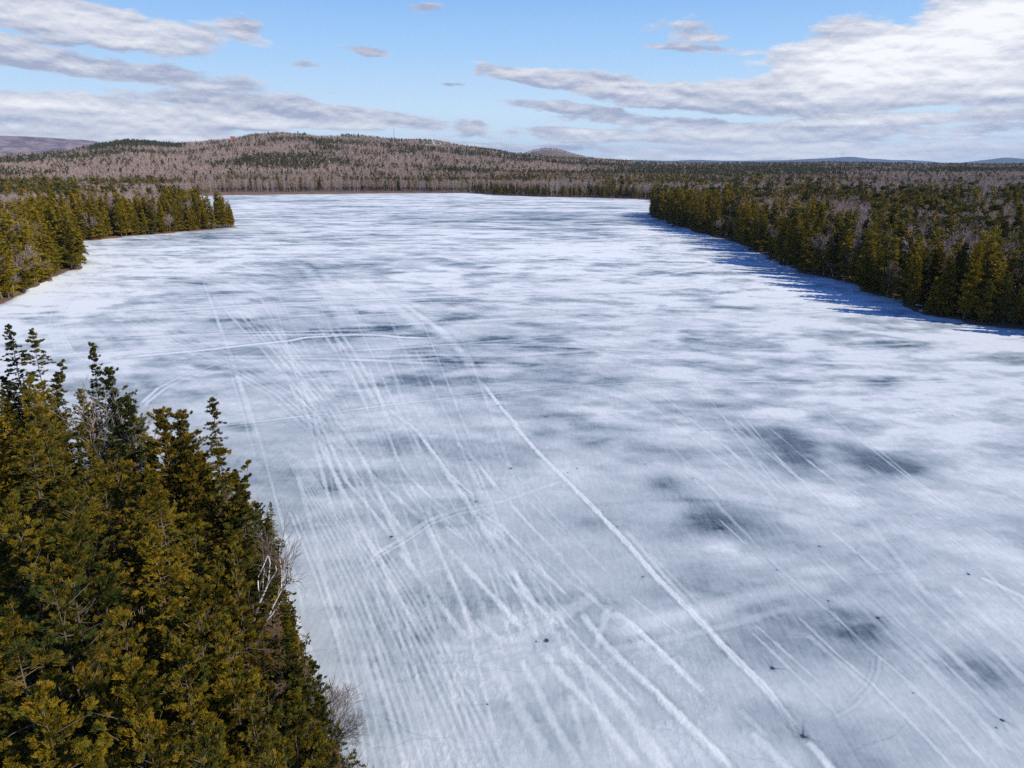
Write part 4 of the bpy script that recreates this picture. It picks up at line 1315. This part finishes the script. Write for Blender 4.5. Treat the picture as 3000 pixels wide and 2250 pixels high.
# bare trees leaning over the ice at the bottom
p = ground(880, 2310)
T1, B1 = bare(652, 7.6, .46, 5, 4, .008, 'maple', lean=(.62, .02), nchild=2, stems=3)
special('bare_tree', 'bare tree', 'many-stemmed bare tree leaning over the ice, nearest the tracks', (*p, gz(p)), T1, 6, M_GREYBARK, ('seg', B1, 3), M_NEARTWIG)
p = ground(1010, 2420)
T1, B1 = bare(661, 5.2, .5, 4, 3, .008, 'maple', lean=(.2, .05), nchild=3, stems=2)
special('bare_tree', 'bare tree', 'small bare sapling standing by the bronze bush at the ice', (*p, gz(p)), T1, 5, M_NEARTWIG, ('seg', B1, 3), M_NEARTWIG)
p = ground(700, 1680)
T1, B1 = bare(664, 8.0, .5, 4, 3, .010, 'maple', lean=(.30, .0), nchild=2)
special('bare_tree', 'bare tree', 'thin bare tree poking out of the near wood above the birch', (*p, gz(p)), T1, 5, M_NEARTWIG, ('seg', B1, 3), M_NEARTWIG)
# bronze bush at the bottom edge
p = ground(955, 2370)
T1, V, Q, tn = conifer(671, 4.6, 1.5, 70, 900, 14, .22, .045, 'cedar', base=.05, leaders=3, wood=True)
special('young_conifer', 'conifer', 'small bronze-orange young conifer at the ice below the leaning bare tree', (*p, gz(p)), T1, 5, M_BARK, ('leaf', V, Q), M_BRONZE, tint=tn, gold=.75, bronze=.8)
# grey dead spires on the right bank
for px, py, H, lb in ((2905, 905, 13, 'grey dead spire with stub branches in the right bank, the larger of two'), (2968, 900, 11, 'slim grey dead spire in the right bank, the smaller of two')):
    q = ground(px, py)
    T1, B1 = snag(px, H)
    special('dead_tree', 'dead tree', lb, (*q, gz(q)), T1, 6, M_SNAG, ('seg', B1, 3), M_SNAG, group='dead spires of the right bank')
# pale crooked bare tree on the right bank's face
q = ground(2600, 872)
T1, B1 = bare(683, 10.5, .5, 3, 4, .024, 'birch', lean=(-.28, -.1), nchild=3)
special('bare_tree', 'bare tree', 'grey crooked bare tree leaning out from the shaded front of the right bank', (*q, gz(q)), T1, 6, M_GREYBARK, ('seg', B1, 3), M_NEARTWIG)
# pale dead conifers on the left point, bleached lower branches
for px, py, H in ((492, 684, 12), (555, 676, 14)):
    q = ground(px, py - 3)
    T1, B1 = snag(px, H)
    special('dead_tree', 'dead tree', 'bleached dead tree with drooping twigs on the left point, ' + ('near the white boat' if px < 500 else 'well right of the boat'), (*q, gz(q)), T1, 5, M_PALETRUNK, ('seg', B1, 3), M_SNAG, group='bleached trees of the left point')

# ------------------------------------------------------------------ the rest of the woods: one object of stuff per kind
SRC = {}


def sources(kind, lods):
    c = bpy.data.collections.new(f'{kind}_sources'); hs = []
    n = 0
    for lod in lods:
        for tm, cm, jm, h0 in VARS[kind][lod]:
            o = bpy.data.objects.new(f'{kind}_source_{n:02d}', jm); c.objects.link(o)
            gl = {'mid': .6, 'low': .14, 'far': -.1}[lod]
            o.color = (gl + random.uniform(-.12, .12), .12 if lod == 'mid' else 0, 0, 1)
            hs.append((lod, h0)); n += 1
    return c, hs


def wood(name, kind, lods, rows, label, category):
    """rows: x y z H lod"""
    if not rows: return
    c, hs = sources(kind, lods)
    by = {l: [j for j, h in enumerate(hs) if h[0] == l] for l in lods}
    idx = np.array([random.choice(by[r[4]]) for r in rows]); sc = np.array([rows[k][3] / hs[idx[k]][1] for k in range(len(rows))])
    P = np.array([r[:3] for r in rows])
    rot = RNG.uniform(0, 2 * PI, len(rows))
    me = mesh(name, P, attrs={'pick': ('POINT', 'INT', idx), 'size': ('POINT', 'FLOAT', sc), 'turn': ('POINT', 'FLOAT', rot)})
    o = link(name, me, kind='stuff', label=label)
    ng = bpy.data.node_groups.new(name + '_planting', 'GeometryNodeTree')
    ng.interface.new_socket('Geometry', in_out='INPUT', socket_type='NodeSocketGeometry')
    ng.interface.new_socket('Geometry', in_out='OUTPUT', socket_type='NodeSocketGeometry')
    N = ng.nodes; L = ng.links
    gi = N.new('NodeGroupInput'); go = N.new('NodeGroupOutput')
    ip = N.new('GeometryNodeInstanceOnPoints'); ci = N.new('GeometryNodeCollectionInfo')
    ci.inputs['Collection'].default_value = c; ci.inputs['Separate Children'].default_value = True; ci.inputs['Reset Children'].default_value = True
    L.new(gi.outputs[0], ip.inputs['Points']); L.new(ci.outputs[0], ip.inputs['Instance'])
    ip.inputs['Pick Instance'].default_value = True

    def na(nm, ty):
        a = N.new('GeometryNodeInputNamedAttribute'); a.data_type = ty; a.inputs[0].default_value = nm
        return next(s for s in a.outputs if s.enabled and s.name == 'Attribute')
    L.new(na('pick', 'INT'), ip.inputs['Instance Index'])
    L.new(na('size', 'FLOAT'), ip.inputs['Scale'])
    cb = N.new('ShaderNodeCombineXYZ'); L.new(na('turn', 'FLOAT'), cb.inputs[2]); L.new(cb.outputs[0], ip.inputs['Rotation'])
    L.new(ip.outputs[0], go.inputs[0])
    md = o.modifiers.new('planting', 'NODES'); md.node_group = ng


def lod_of(kind, r):
    if kind in ('conifer', 'bare'):
        return 'mid' if r < 470 else 'low' if r < 1250 else 'far'
    return 'mid' if r < 470 else 'low'


rest = {k: [] for k in bulk}
for i, t in enumerate(TREES):
    if i in chosen: continue
    u1, v1, d1 = pix(t['x'], t['y'], t['z'] + t['H'])
    rest[t['kind']].append((t['x'], t['y'], t['z'], t['H'], lod_of(t['kind'], math.hypot(t['x'], t['y']))))
for k, rows in bulk.items():
    rest[k] += [(x, y, z, h, lod_of(k, r)) for x, y, z, h, r in rows]
wood('conifer_wood', 'conifer', ['mid', 'low', 'far'], rest['conifer'], 'olive conifers massed behind the shores and over the hills', 'wood')
wood('pine_wood', 'pine', ['mid', 'low'], rest['pine'], 'layered pines standing among the far bare trees', 'wood')
wood('bare_wood', 'bare', ['mid', 'low', 'far'], rest['bare'], 'grey-brown leafless trees massed behind the shores and over the hills', 'wood')
wood('birch_wood', 'birch', ['mid', 'low'], rest['birch'], 'pale birches scattered through the bare woods behind', 'wood')

# ------------------------------------------------------------------ things on the shores and on the hill
M_WHITE = plain('white_paint', (.80, .80, .78), .45, .06)
M_RED = plain('red_brown_siding', (.36, .10, .075), .8, .12, 1.0)
M_ROOF = plain('dull_red_roof', (.25, .085, .075), .85, .1, 1.0)
M_GREYROOF = plain('pale_metal_roof', (.38, .38, .39), .5, .05, 1.0)
M_DULL = plain('weathered_siding', (.36, .36, .38), .85, .1, 1.0)
M_PALE = plain('pale_siding', (.42, .40, .37), .8, .06, 1.0)
M_GLASS = plain('dark_window', (.03, .035, .045), .15, .1)
M_STEEL = plain('grey_steel', (.22, .22, .235), .5, .1, 1.0, .3)
M_STONE = plain('grey_stone', (.24, .22, .20), .9, .35, 2.0)
M_LOG = plain('bleached_log', (.46, .40, .32), .9, .25, 3.0)

# upturned white rowboat on the left point
bx, by = ground(417, 681)
bz_ = gz((bx, by)) + .10
boat = empty('rowboat', (bx, by, bz_), math.radians(8), category='boat', label='white rowboat lying upside down on the leafy shore of the left point')
n, k = 15, 9
V = []; 
for i in range(n):
    s_ = -1 + 2 * i / (n - 1)
    wdt = .72 * (1 - abs(s_) ** 3.2 * .95) * (1 if s_ > 0 else (1 - .1 * abs(s_))); hgt = .52 * (1 - .35 * abs(s_) ** 3)
    for j in range(k):
        a = PI * j / (k - 1)
        V.append((1.75 * s_, wdt * math.cos(a) * (1 if abs(math.cos(a)) > .5 else 1.05), hgt * math.sin(a) ** .6 + .12 * s_ * s_ * 0))
Fq = [(i * k + j, i * k + j + 1, (i + 1) * k + j + 1, (i + 1) * k + j) for i in range(n - 1) for j in range(k - 1)]
me = mesh('hull', V, quads=Fq, mats=[M_WHITE], smooth=True); link('hull', me, boat)
b = MB(); b.box(-1.6, 1.6, -.03, .03, .50, .58); b.build('keel', M_WHITE, boat)
b = MB(); b.box(-1.6, 1.5, .70, .76, -.06, .05); b.box(-1.6, 1.5, -.76, -.70, -.06, .05); b.build('gunwale', M_STEEL, boat)
# white chair behind the boat
cx_, cy_ = ground(416, 677.5)
ch = empty('garden_chair', (cx_, cy_, gz((cx_, cy_)) + .06), math.radians(200), category='chair', label='white garden chair standing behind the upturned boat')
b = MB(); b.box(-.3, .3, -.28, .28, .40, .45); b.build('seat', M_WHITE, ch)
b = MB()
for i in range(5): b.box(-.29 + i * .12, -.19 + i * .12, .25, .29, .45, 1.1)
b.build('backrest', M_WHITE, ch)
for sx in (-1, 1):
    b = MB(); b.box(sx * .34 - .04, sx * .34 + .04, -.28, .28, .62, .66); b.build('armrest', M_WHITE, ch)
    for sy in (-1, 1):
        b = MB(); b.box(sx * .33 - .03, sx * .33 + .03, sy * .25 - .03, sy * .25 + .03, 0, .62 if sy < 0 else .40); b.build('leg', M_WHITE, ch)
# bleached log lying on the ice edge
lx0, ly0 = ground(486, 694); lx1, ly1 = ground(503, 688)
lg = empty('fallen_log', (lx0, ly0, .09), 0, category='log', label='bleached fallen log reaching from the left point onto the ice')
b = MB(); b.bar((0, 0, .05), (lx1 - lx0, ly1 - ly0, .5), .10, .16, 9); b.build('log_body', M_LOG, lg)
b = MB(); b.bar(((lx1 - lx0) * .5, (ly1 - ly0) * .5, .28), ((lx1 - lx0) * .5 + .9, (ly1 - ly0) * .5 - .5, .7), .04, .02, 6); b.build('branch', M_LOG, lg)
for p0_, p1_, lb in (((2680, 900), (2700, 905), 'pale driftwood log at the dark foot of the right bank, the left of two'), ((2722, 903), (2732, 912), 'short pale driftwood log at the dark foot of the right bank, the right of two')):
    ax0, ay0 = ground(*p0_); ax1, ay1 = ground(*p1_)
    lg = empty('driftwood_log', (ax0, ay0, gz((ax0, ay0)) + .1), 0, category='log', label=lb, group='driftwood of the right bank')
    b = MB(); b.bar((0, 0, .05), (ax1 - ax0, ay1 - ay0, .2), .17, .12, 9); b.build('log_body', M_LOG, lg)
    b = MB(); b.bar(((ax1 - ax0) * .4, (ay1 - ay0) * .4, .15), ((ax1 - ax0) * .4 + .6, (ay1 - ay0) * .4 + .5, .7), .05, .02, 6); b.build('branch', M_LOG, lg)
# shore boulders
for j, (px, py, s_, lb) in enumerate([(390, 689, 1.0, 'grey boulder on the left point just left of the white boat'), (436, 687, .5, 'small grey boulder by the white boat on the left point'), (232, 705, .8, 'grey boulder at the left end of the left point shore'),
                                      (2250, 752, .9, 'grey boulder at the dark foot of the right bank, nearer its tip'), (2700, 916, .7, 'grey boulder at the dark foot of the right bank, nearer its wide end'), (150, 824, .6, 'grey boulder under the conifers of the left bank')]):
    qx, qy = ground(px, py)
    g = np.random.default_rng(900 + j)
    th = np.linspace(0, PI, 9)[:, None]; ph = np.linspace(0, 2 * PI, 14)[None, :-1]
    P = np.stack([np.sin(th) * np.cos(ph), np.sin(th) * np.sin(ph), np.cos(th) + 0 * ph], -1).reshape(-1, 3)
    rr = 1 + .45 * (fbm(P[:, 0] * 1.7 + j * 9 + P[:, 2], P[:, 1] * 1.7 + P[:, 2] * 1.3, 33, 3) - .5) * 2
    P = P * rr[:, None] * np.array([s_, s_ * .75, s_ * .6])
    idx = np.arange(9 * 13).reshape(9, 13); i2 = np.roll(idx, -1, 1)
    q = np.stack([idx[:-1], idx[1:], i2[1:], i2[:-1]], -1).reshape(-1, 4)
    o = link('shore_boulder', mesh('shore_boulder', P, quads=q, mats=[M_STONE], smooth=True), None, (qx, qy, gz((qx, qy)) + s_ * .2))
    o['label'] = lb; o['category'] = 'boulder'; o['group'] = 'boulders on the shores'


def house(px, r, W, D, Hw, Hr, wm, rm, label, rz, dz=0, nwin=3, chimney=False):
    x, y = ground_at(px, r)
    z = float(terr(np.array([x]), np.array([y]))[0]) + dz
    h = empty('house', (x, y, z), rz, category='house', label=label, group='houses on the hill')
    b = MB(); b.box(-W / 2, W / 2, -D / 2, D / 2, -1.5, Hw)
    b.add([(-W / 2, -D / 2, Hw), (-W / 2, D / 2, Hw), (-W / 2, 0, Hw + Hr - .1)], [(2, 1, 0)]); b.add([(W / 2, -D / 2, Hw), (W / 2, D / 2, Hw), (W / 2, 0, Hw + Hr - .1)], [(0, 1, 2)])
    b.build('wall', wm, h)
    b = MB(); e = .5
    for s_ in (-1, 1):
        b.add([(-W / 2 - e, s_ * (D / 2 + e), Hw - .15), (W / 2 + e, s_ * (D / 2 + e), Hw - .15), (W / 2 + e, 0, Hw + Hr), (-W / 2 - e, 0, Hw + Hr),
               (-W / 2 - e, s_ * (D / 2 + e), Hw + .1), (W / 2 + e, s_ * (D / 2 + e), Hw + .1), (W / 2 + e, 0, Hw + Hr + .25), (-W / 2 - e, 0, Hw + Hr + .25)],
              [(0, 1, 2, 3), (7, 6, 5, 4), (0, 4, 5, 1), (1, 5, 6, 2), (3, 2, 6, 7), (0, 3, 7, 4)])
    rf = b.build('roof', rm, h)
    if chimney:
        b = MB(); b.box(W * .2, W * .2 + .9, -.4, .5, Hw + Hr * .5, Hw + Hr + 1.3); b.build('chimney', M_STONE, rf)
    for i in range(nwin):
        cxw = -W / 2 + W * (i + .5) / nwin
        b = MB(); b.box(cxw - .55, cxw + .55, -D / 2 - .06, -D / 2 - .01, 1.0, 2.4); w = b.build('window', M_GLASS, h)
        b = MB(); b.box(cxw - .65, cxw + .65, -D / 2 - .10, -D / 2 - .065, 2.4, 2.52); b.box(cxw - .65, cxw + .65, -D / 2 - .10, -D / 2 - .065, .9, 1.0); b.build('frame', M_WHITE, w)
    b = MB(); b.box(W * .32, W * .32 + 1, -D / 2 - .07, -D / 2 - .012, 0, 2.1); b.build('door', M_GLASS, h)


house(690, 2740, 15, 10, 8.0, 4.0, M_RED, M_ROOF, 'red house on the open shoulder of the hill, against the sky', math.radians(18), dz=4.5, nwin=4, chimney=True)
house(950, 2640, 16, 9, 3.6, 2.6, M_PALE, M_GREYROOF, 'long pale house below the pines on the hill crest', math.radians(8), dz=2, nwin=6)
house(966, 2650, 8, 7, 4.0, 2.4, M_PALE, M_GREYROOF, 'small pale outbuilding right of the long pale house', math.radians(-10), dz=2, nwin=2)
house(1272, 2500, 9, 7, 3.6, 2.6, M_PALE, M_GREYROOF, 'pale house at the right foot of the hill crest, left of a pair', math.radians(20), dz=3, nwin=3)
house(1290, 2490, 7, 6, 4.0, 2.2, M_PALE, M_GREYROOF, 'pale house at the right foot of the hill crest, right of a pair', math.radians(-15), dz=3, nwin=2)
house(1470, 2250, 10, 7, 4.0, 2.6, M_DULL, M_DULL, 'pale house half hidden in dark conifers below the round hill', math.radians(10), dz=3, nwin=3)

# lattice mast on the hill
mx, my = ground_at(1158, 2760)
mz = float(terr(np.array([mx]), np.array([my]))[0])
mast = empty('radio_mast', (mx, my, mz), .3, category='mast', label='slim grey lattice radio mast on the hill crest')
HM = 49.0
for k in range(3):
    a = 2 * PI * k / 3
    b = MB(); b.bar((1.15 * math.cos(a), 1.15 * math.sin(a), -1), (.45 * math.cos(a), .45 * math.sin(a), HM), .38, .3, 5); b.build('leg', M_STEEL, mast)
b = MB()
for i in range(22):
    for k in range(3):
        a, c = 2 * PI * k / 3, 2 * PI * (k + 1) / 3
        z0_, z1_ = HM * i / 22, HM * (i + 1) / 22; r0_, r1_ = 1.15 - .7 * i / 22, 1.15 - .7 * (i + 1) / 22
        b.bar((r0_ * math.cos(a), r0_ * math.sin(a), z0_), (r1_ * math.cos(c), r1_ * math.sin(c), z1_), .2, .2, 4)
b.build('lattice', M_STEEL, mast)
b = MB(); b.bar((0, 0, HM), (0, 0, HM + 5), .12, .05, 5); b.build('antenna', M_STEEL, mast)
for k in range(2):
    b = MB(); b.box(.55, .95, -.9 + k * .2, .9 - k * .2, HM - 4 - 8 * k, HM - 1.6 - 8 * k); b.build('antenna_panel', M_WHITE, mast)

# wind turbines on the far mountain
for j, (px, hub) in enumerate([(2418, 60), (2424, 62), (2434, 62), (2448, 66), (2462, 70), (2466, 74), (2471, 78)]):
    x, y = ground_at(px, 18400)
    ys = np.interp(px / S, [1750, 1800, 1828], [343, 341, 338]) * S
    dx, dy, dz = ray(px, ys)
    z = CAM_H + 18400 * float(dz) / math.hypot(float(dx), float(dy)) - 8
    tb = empty('wind_turbine', (x, y, z), 0, category='wind turbine', label='tiny white wind turbine in the row on the blue mountain', group='wind turbines on the far mountain')
    b = MB(); b.bar((0, 0, -20), (0, 0, 78), 2.4, 1.5, 8); b.build('tower', M_WHITE, tb)
    b = MB(); b.box(-2, 2, -4, 6, 76, 81); b.build('nacelle', M_WHITE, tb)
    for k in range(3):
        a = 2 * PI * k / 3 + j * .7
        b = MB(); b.bar((0, -5, 78.5), (45 * math.sin(a), -5, 78.5 + 45 * math.cos(a)), 1.8, .5, 5); b.build('blade', M_WHITE, tb)

# ------------------------------------------------------------------ haze
HAZE = 3.4e-5
m = bpy.data.materials.new('haze'); m.use_nodes = True
t = NT(m.node_tree)
m.node_tree.nodes.remove(m.node_tree.nodes['Principled BSDF'])
pv = t.node('ShaderNodeVolumePrincipled')
pv.inputs['Color'].default_value = (.55, .74, 1.0, 1); pv.inputs['Density'].default_value = HAZE; pv.inputs['Anisotropy'].default_value = .1
t.l.new(pv.outputs[0], m.node_tree.nodes['Material Output'].inputs['Volume'])
b = MB(); b.box(-21000, 21000, -300, 22500, -60, 420)
b.build('haze', m, kind='stuff', label='thin blue winter haze over the far hills')

# ------------------------------------------------------------------ light and sky
SUN_AZ, SUN_EL = math.radians(112), math.radians(33)
sd_ = (math.sin(SUN_AZ) * math.cos(SUN_EL), math.cos(SUN_AZ) * math.cos(SUN_EL), math.sin(SUN_EL))
L = bpy.data.lights.new('sun', 'SUN'); L.energy = 5.0; L.angle = math.radians(.5); L.color = (1, .945, .83)
so = bpy.data.objects.new('sun', L); COL.objects.link(so)
from mathutils import Vector
so.rotation_euler = Vector(sd_).to_track_quat('Z', 'Y').to_euler()

w = bpy.data.worlds.new('World'); SC.world = w; w.use_nodes = True
t = NT(w.node_tree)
bg = w.node_tree.nodes['Background']
sky = t.node('ShaderNodeTexSky', sky_type='NISHITA', sun_disc=False, sun_elevation=SUN_EL, sun_rotation=SUN_AZ)
sky.air_density = 1.1; sky.dust_density = .3; sky.ozone_density = 2.0
tc = t.node('ShaderNodeTexCoord')
sx = t.node('ShaderNodeSeparateXYZ'); t.l.new(tc.outputs['Generated'], sx.inputs[0])
az = t.m('MULTIPLY', t.m('ARCTAN2', sx.outputs[0], sx.outputs[1]), 57.29578)
el = t.m('MULTIPLY', t.m('ARCSINE', sx.outputs[2]), 57.29578)


def angles(x, y):
    dx, dy, dz = ray(x * S, y * S)
    return math.degrees(math.atan2(dx, dy)), math.degrees(math.atan2(dz, math.hypot(dx, dy)))


# noise in sky angles, flattened along the horizon the way a cloud deck foreshortens
CLOUD_SEED = 3.3


def sky_noise(kx, ky, shear, de, z, det, rough, dist=0.0):
    c_ = t.node('ShaderNodeCombineXYZ')
    e_ = el if de == 0 else t.m('ADD', el, de)
    t.put(c_.inputs[0], t.m('MULTIPLY', az, kx)); t.put(c_.inputs[1], t.m('ADD', t.m('MULTIPLY', e_, ky), t.m('MULTIPLY', az, shear))); c_.inputs[2].default_value = z
    return t.noise(c_.outputs[0], 1.0, det, rough, dist)


wob = t.m('MULTIPLY', t.m('SUBTRACT', sky_noise(.16, .5, .01, 0, 5.5, 4, .6), .5), 2.2)
na = sky_noise(.15, .52, .02, 0, CLOUD_SEED, 8, .62, .15)
nb_ = sky_noise(.15, .52, .02, .38, CLOUD_SEED, 8, .62, .15)
npuff = sky_noise(.34, .80, .02, 0, 6.1, 6, .55)
npuff2 = sky_noise(.34, .80, .02, .25, 6.1, 6, .55)
nstrat = sky_noise(.05, 1.35, .02, 0, 8.1, 6, .6, .2)

# cloud masses: centre, half size (2212-wide picture units), tilt, amount, whiteness
CL = [(150, 42, 300, 50, 3, 1.0, .55), (40, 85, 160, 16, 0, .7, .3), (520, 55, 80, 42, 12, .62, .10), (240, 148, 300, 28, 5, .95, .22), (60, 125, 160, 24, 4, .8, .25), (470, 180, 110, 10, 7, .6, .12),
      (150, 225, 420, 22, 2, .95, .75), (650, 238, 330, 22, 5, 1.0, .25), (880, 264, 100, 11, 9, .75, .2), (300, 262, 420, 20, 1, .9, .45), (600, 268, 300, 14, 2, .8, .95), (790, 113, 85, 15, 4, .62, .02), (655, 140, 40, 10, 0, .44, .05),
      (1150, 165, 110, 22, 9, .95, .15), (1320, 185, 220, 26, 7, 1.0, .35), (1560, 222, 300, 26, 4, .95, .30), (1900, 130, 260, 75, -4, 1.1, 1.0), (2120, 55, 190, 80, -8, 1.15, 1.0), (2100, 150, 240, 60, 0, 1.1, .8), (1950, 205, 420, 32, 0, 1.0, .35), (1700, 190, 200, 40, 2, .9, .5),
      (1250, 240, 160, 14, 7, .9, .22), (1500, 268, 330, 13, 3, .95, .35), (1900, 262, 330, 20, -2, .9, .65), (1250, 286, 130, 12, 2, .8, .35), (100, 278, 420, 18, 0, .9, .5), (1600, 288, 700, 18, 0, .85, .7), (1700, 338, 700, 10, 0, .9, 1.15), (1500, 302, 360, 12, 2, .9, .55), (1750, 322, 600, 13, 0, .9, 1.0), (1080, 318, 240, 10, 2, .72, .7), (350, 300, 420, 11, 0, .8, .9), (2050, 298, 260, 10, 0, .75, .8),
      (1500, 72, 100, 24, 8, .58, .25), (1560, 106, 140, 13, 5, .6, .2), (1480, 35, 34, 14, 0, .42, .4), (980, 182, 36, 7, 3, .46, .1), (1040, 266, 26, 8, 6, .50, .05), (925, 18, 60, 14, 0, .42, .2), (720, 200, 36, 7, 8, .46, .2), (840, 208, 24, 6, 14, .46, .2)]
D = None; Wn = None
elw = t.m('ADD', el, t.m('MULTIPLY', wob, .38)); azw = t.m('ADD', az, t.m('MULTIPLY', wob, 1.2))
for cx, cy, rx, ry, tilt, amt, wh in CL:
    a0, e0 = angles(cx, cy); a1, _ = angles(cx + rx, cy); _, e1 = angles(cx, cy - ry)
    ra, re = abs(a1 - a0), abs(e1 - e0)
    k = math.tan(math.radians(-tilt))
    da = t.m('SUBTRACT', azw, a0); de = t.m('SUBTRACT', t.m('SUBTRACT', elw, e0), t.m('MULTIPLY', da, k))
    q = t.m('ADD', t.m('POWER', t.m('ABSOLUTE', t.m('MULTIPLY', da, 1 / ra)), 2.0), t.m('POWER', t.m('ABSOLUTE', t.m('MULTIPLY', de, 1 / re)), 2.0))
    g_ = t.m('MULTIPLY', t.m('EXPONENT', t.m('MULTIPLY', q, -.75)), amt)
    D = g_ if D is None else t.m('MAXIMUM', D, g_)
    gw = t.m('MULTIPLY', g_, wh)
    Wn = gw if Wn is None else t.m('MAXIMUM', Wn, gw)
dens = t.m('ADD', D, t.m('MULTIPLY', t.m('SUBTRACT', na, .5), 1.35))
dens = t.m('ADD', dens, t.m('MULTIPLY', t.m('SUBTRACT', npuff, .5), 1.0))
dens = t.m('ADD', dens, t.m('MULTIPLY', t.m('SUBTRACT', nstrat, .5), .35))
mask = t.ss(.30, .56, dens)
# sunlit tops against shaded undersides: how the cloud thins upwards
rel = t.m('ADD', t.m('MULTIPLY', t.m('SUBTRACT', na, nb_), 2.2), t.m('MULTIPLY', t.m('SUBTRACT', npuff, npuff2), 1.3))
lit = t.m('ADD', rel, t.m('ADD', t.m('MULTIPLY', Wn, 1.0), .0))
lit = t.m('ADD', lit, t.m('MULTIPLY', t.m('SUBTRACT', nstrat, .5), .8))
# thin edges let the light through
lit = t.m('ADD', lit, t.m('MULTIPLY', t.m('SUBTRACT', 1.0, mask), .25), clamp=True)
cloud = t.mix(lit, (.37, .41, .555), (.97, .97, .98))
skyc = t.node('ShaderNodeVectorMath', operation='MULTIPLY'); t.l.new(sky.outputs[0], skyc.inputs[0])
SKY_S = .10
NSK = .062
skyc.inputs[1].default_value = (NSK * .34, NSK * .86, NSK * 2.05)
# clear winter air: paler towards the horizon, without the yellow band
rp = t.node('ShaderNodeValToRGB'); t.put(rp.inputs[0], t.m('DIVIDE', el, 30.0, clamp=True))
ee = rp.color_ramp.elements
ee[0].position = 0; ee[0].color = (.70, .84, .96, 1); ee[1].position = 1; ee[1].color = (.10, .28, .74, 1)
for p_, c_ in ((.12, (.58, .77, .95)), (.26, (.37, .61, .93)), (.42, (.215, .44, .86))):
    k_ = ee.new(p_); k_.color = (*c_, 1)
clear = t.mix(t.ss(13.5, 24, el), rp.outputs[0], skyc.outputs[0])
fin = t.mix(t.m('MULTIPLY', mask, .95), clear, cloud)
# the background strength stays in the daylight range: everything is divided back by it
dv = t.node('ShaderNodeVectorMath', operation='SCALE'); t.l.new(fin, dv.inputs[0]); dv.inputs['Scale'].default_value = 1 / SKY_S
t.l.new(dv.outputs[0], bg.inputs[0]); bg.inputs[1].default_value = SKY_S

# ------------------------------------------------------------------ camera and render settings
cam = bpy.data.cameras.new('camera'); cam.sensor_width = 36; cam.lens = FPX / 3000 * 36
cam.clip_start = .5; cam.clip_end = 80000
co = bpy.data.objects.new('camera', cam); COL.objects.link(co)
co.location = (0, 0, CAM_H); co.rotation_euler = (PI / 2 - PITCH, 0, 0)
SC.camera = co
SC.view_settings.view_transform = 'Standard'; SC.view_settings.look = 'None'
SC.view_settings.exposure = .08; SC.view_settings.gamma = 1
SC.cycles.max_bounces = 5; SC.cycles.diffuse_bounces = 3; SC.cycles.transmission_bounces = 3; SC.cycles.volume_bounces = 0
SC.cycles.use_denoising = False
print('TREES', len(TREES), {k: len(v) for k, v in rest.items()}, 'chosen', len(chosen), 'near seen', near_seen)
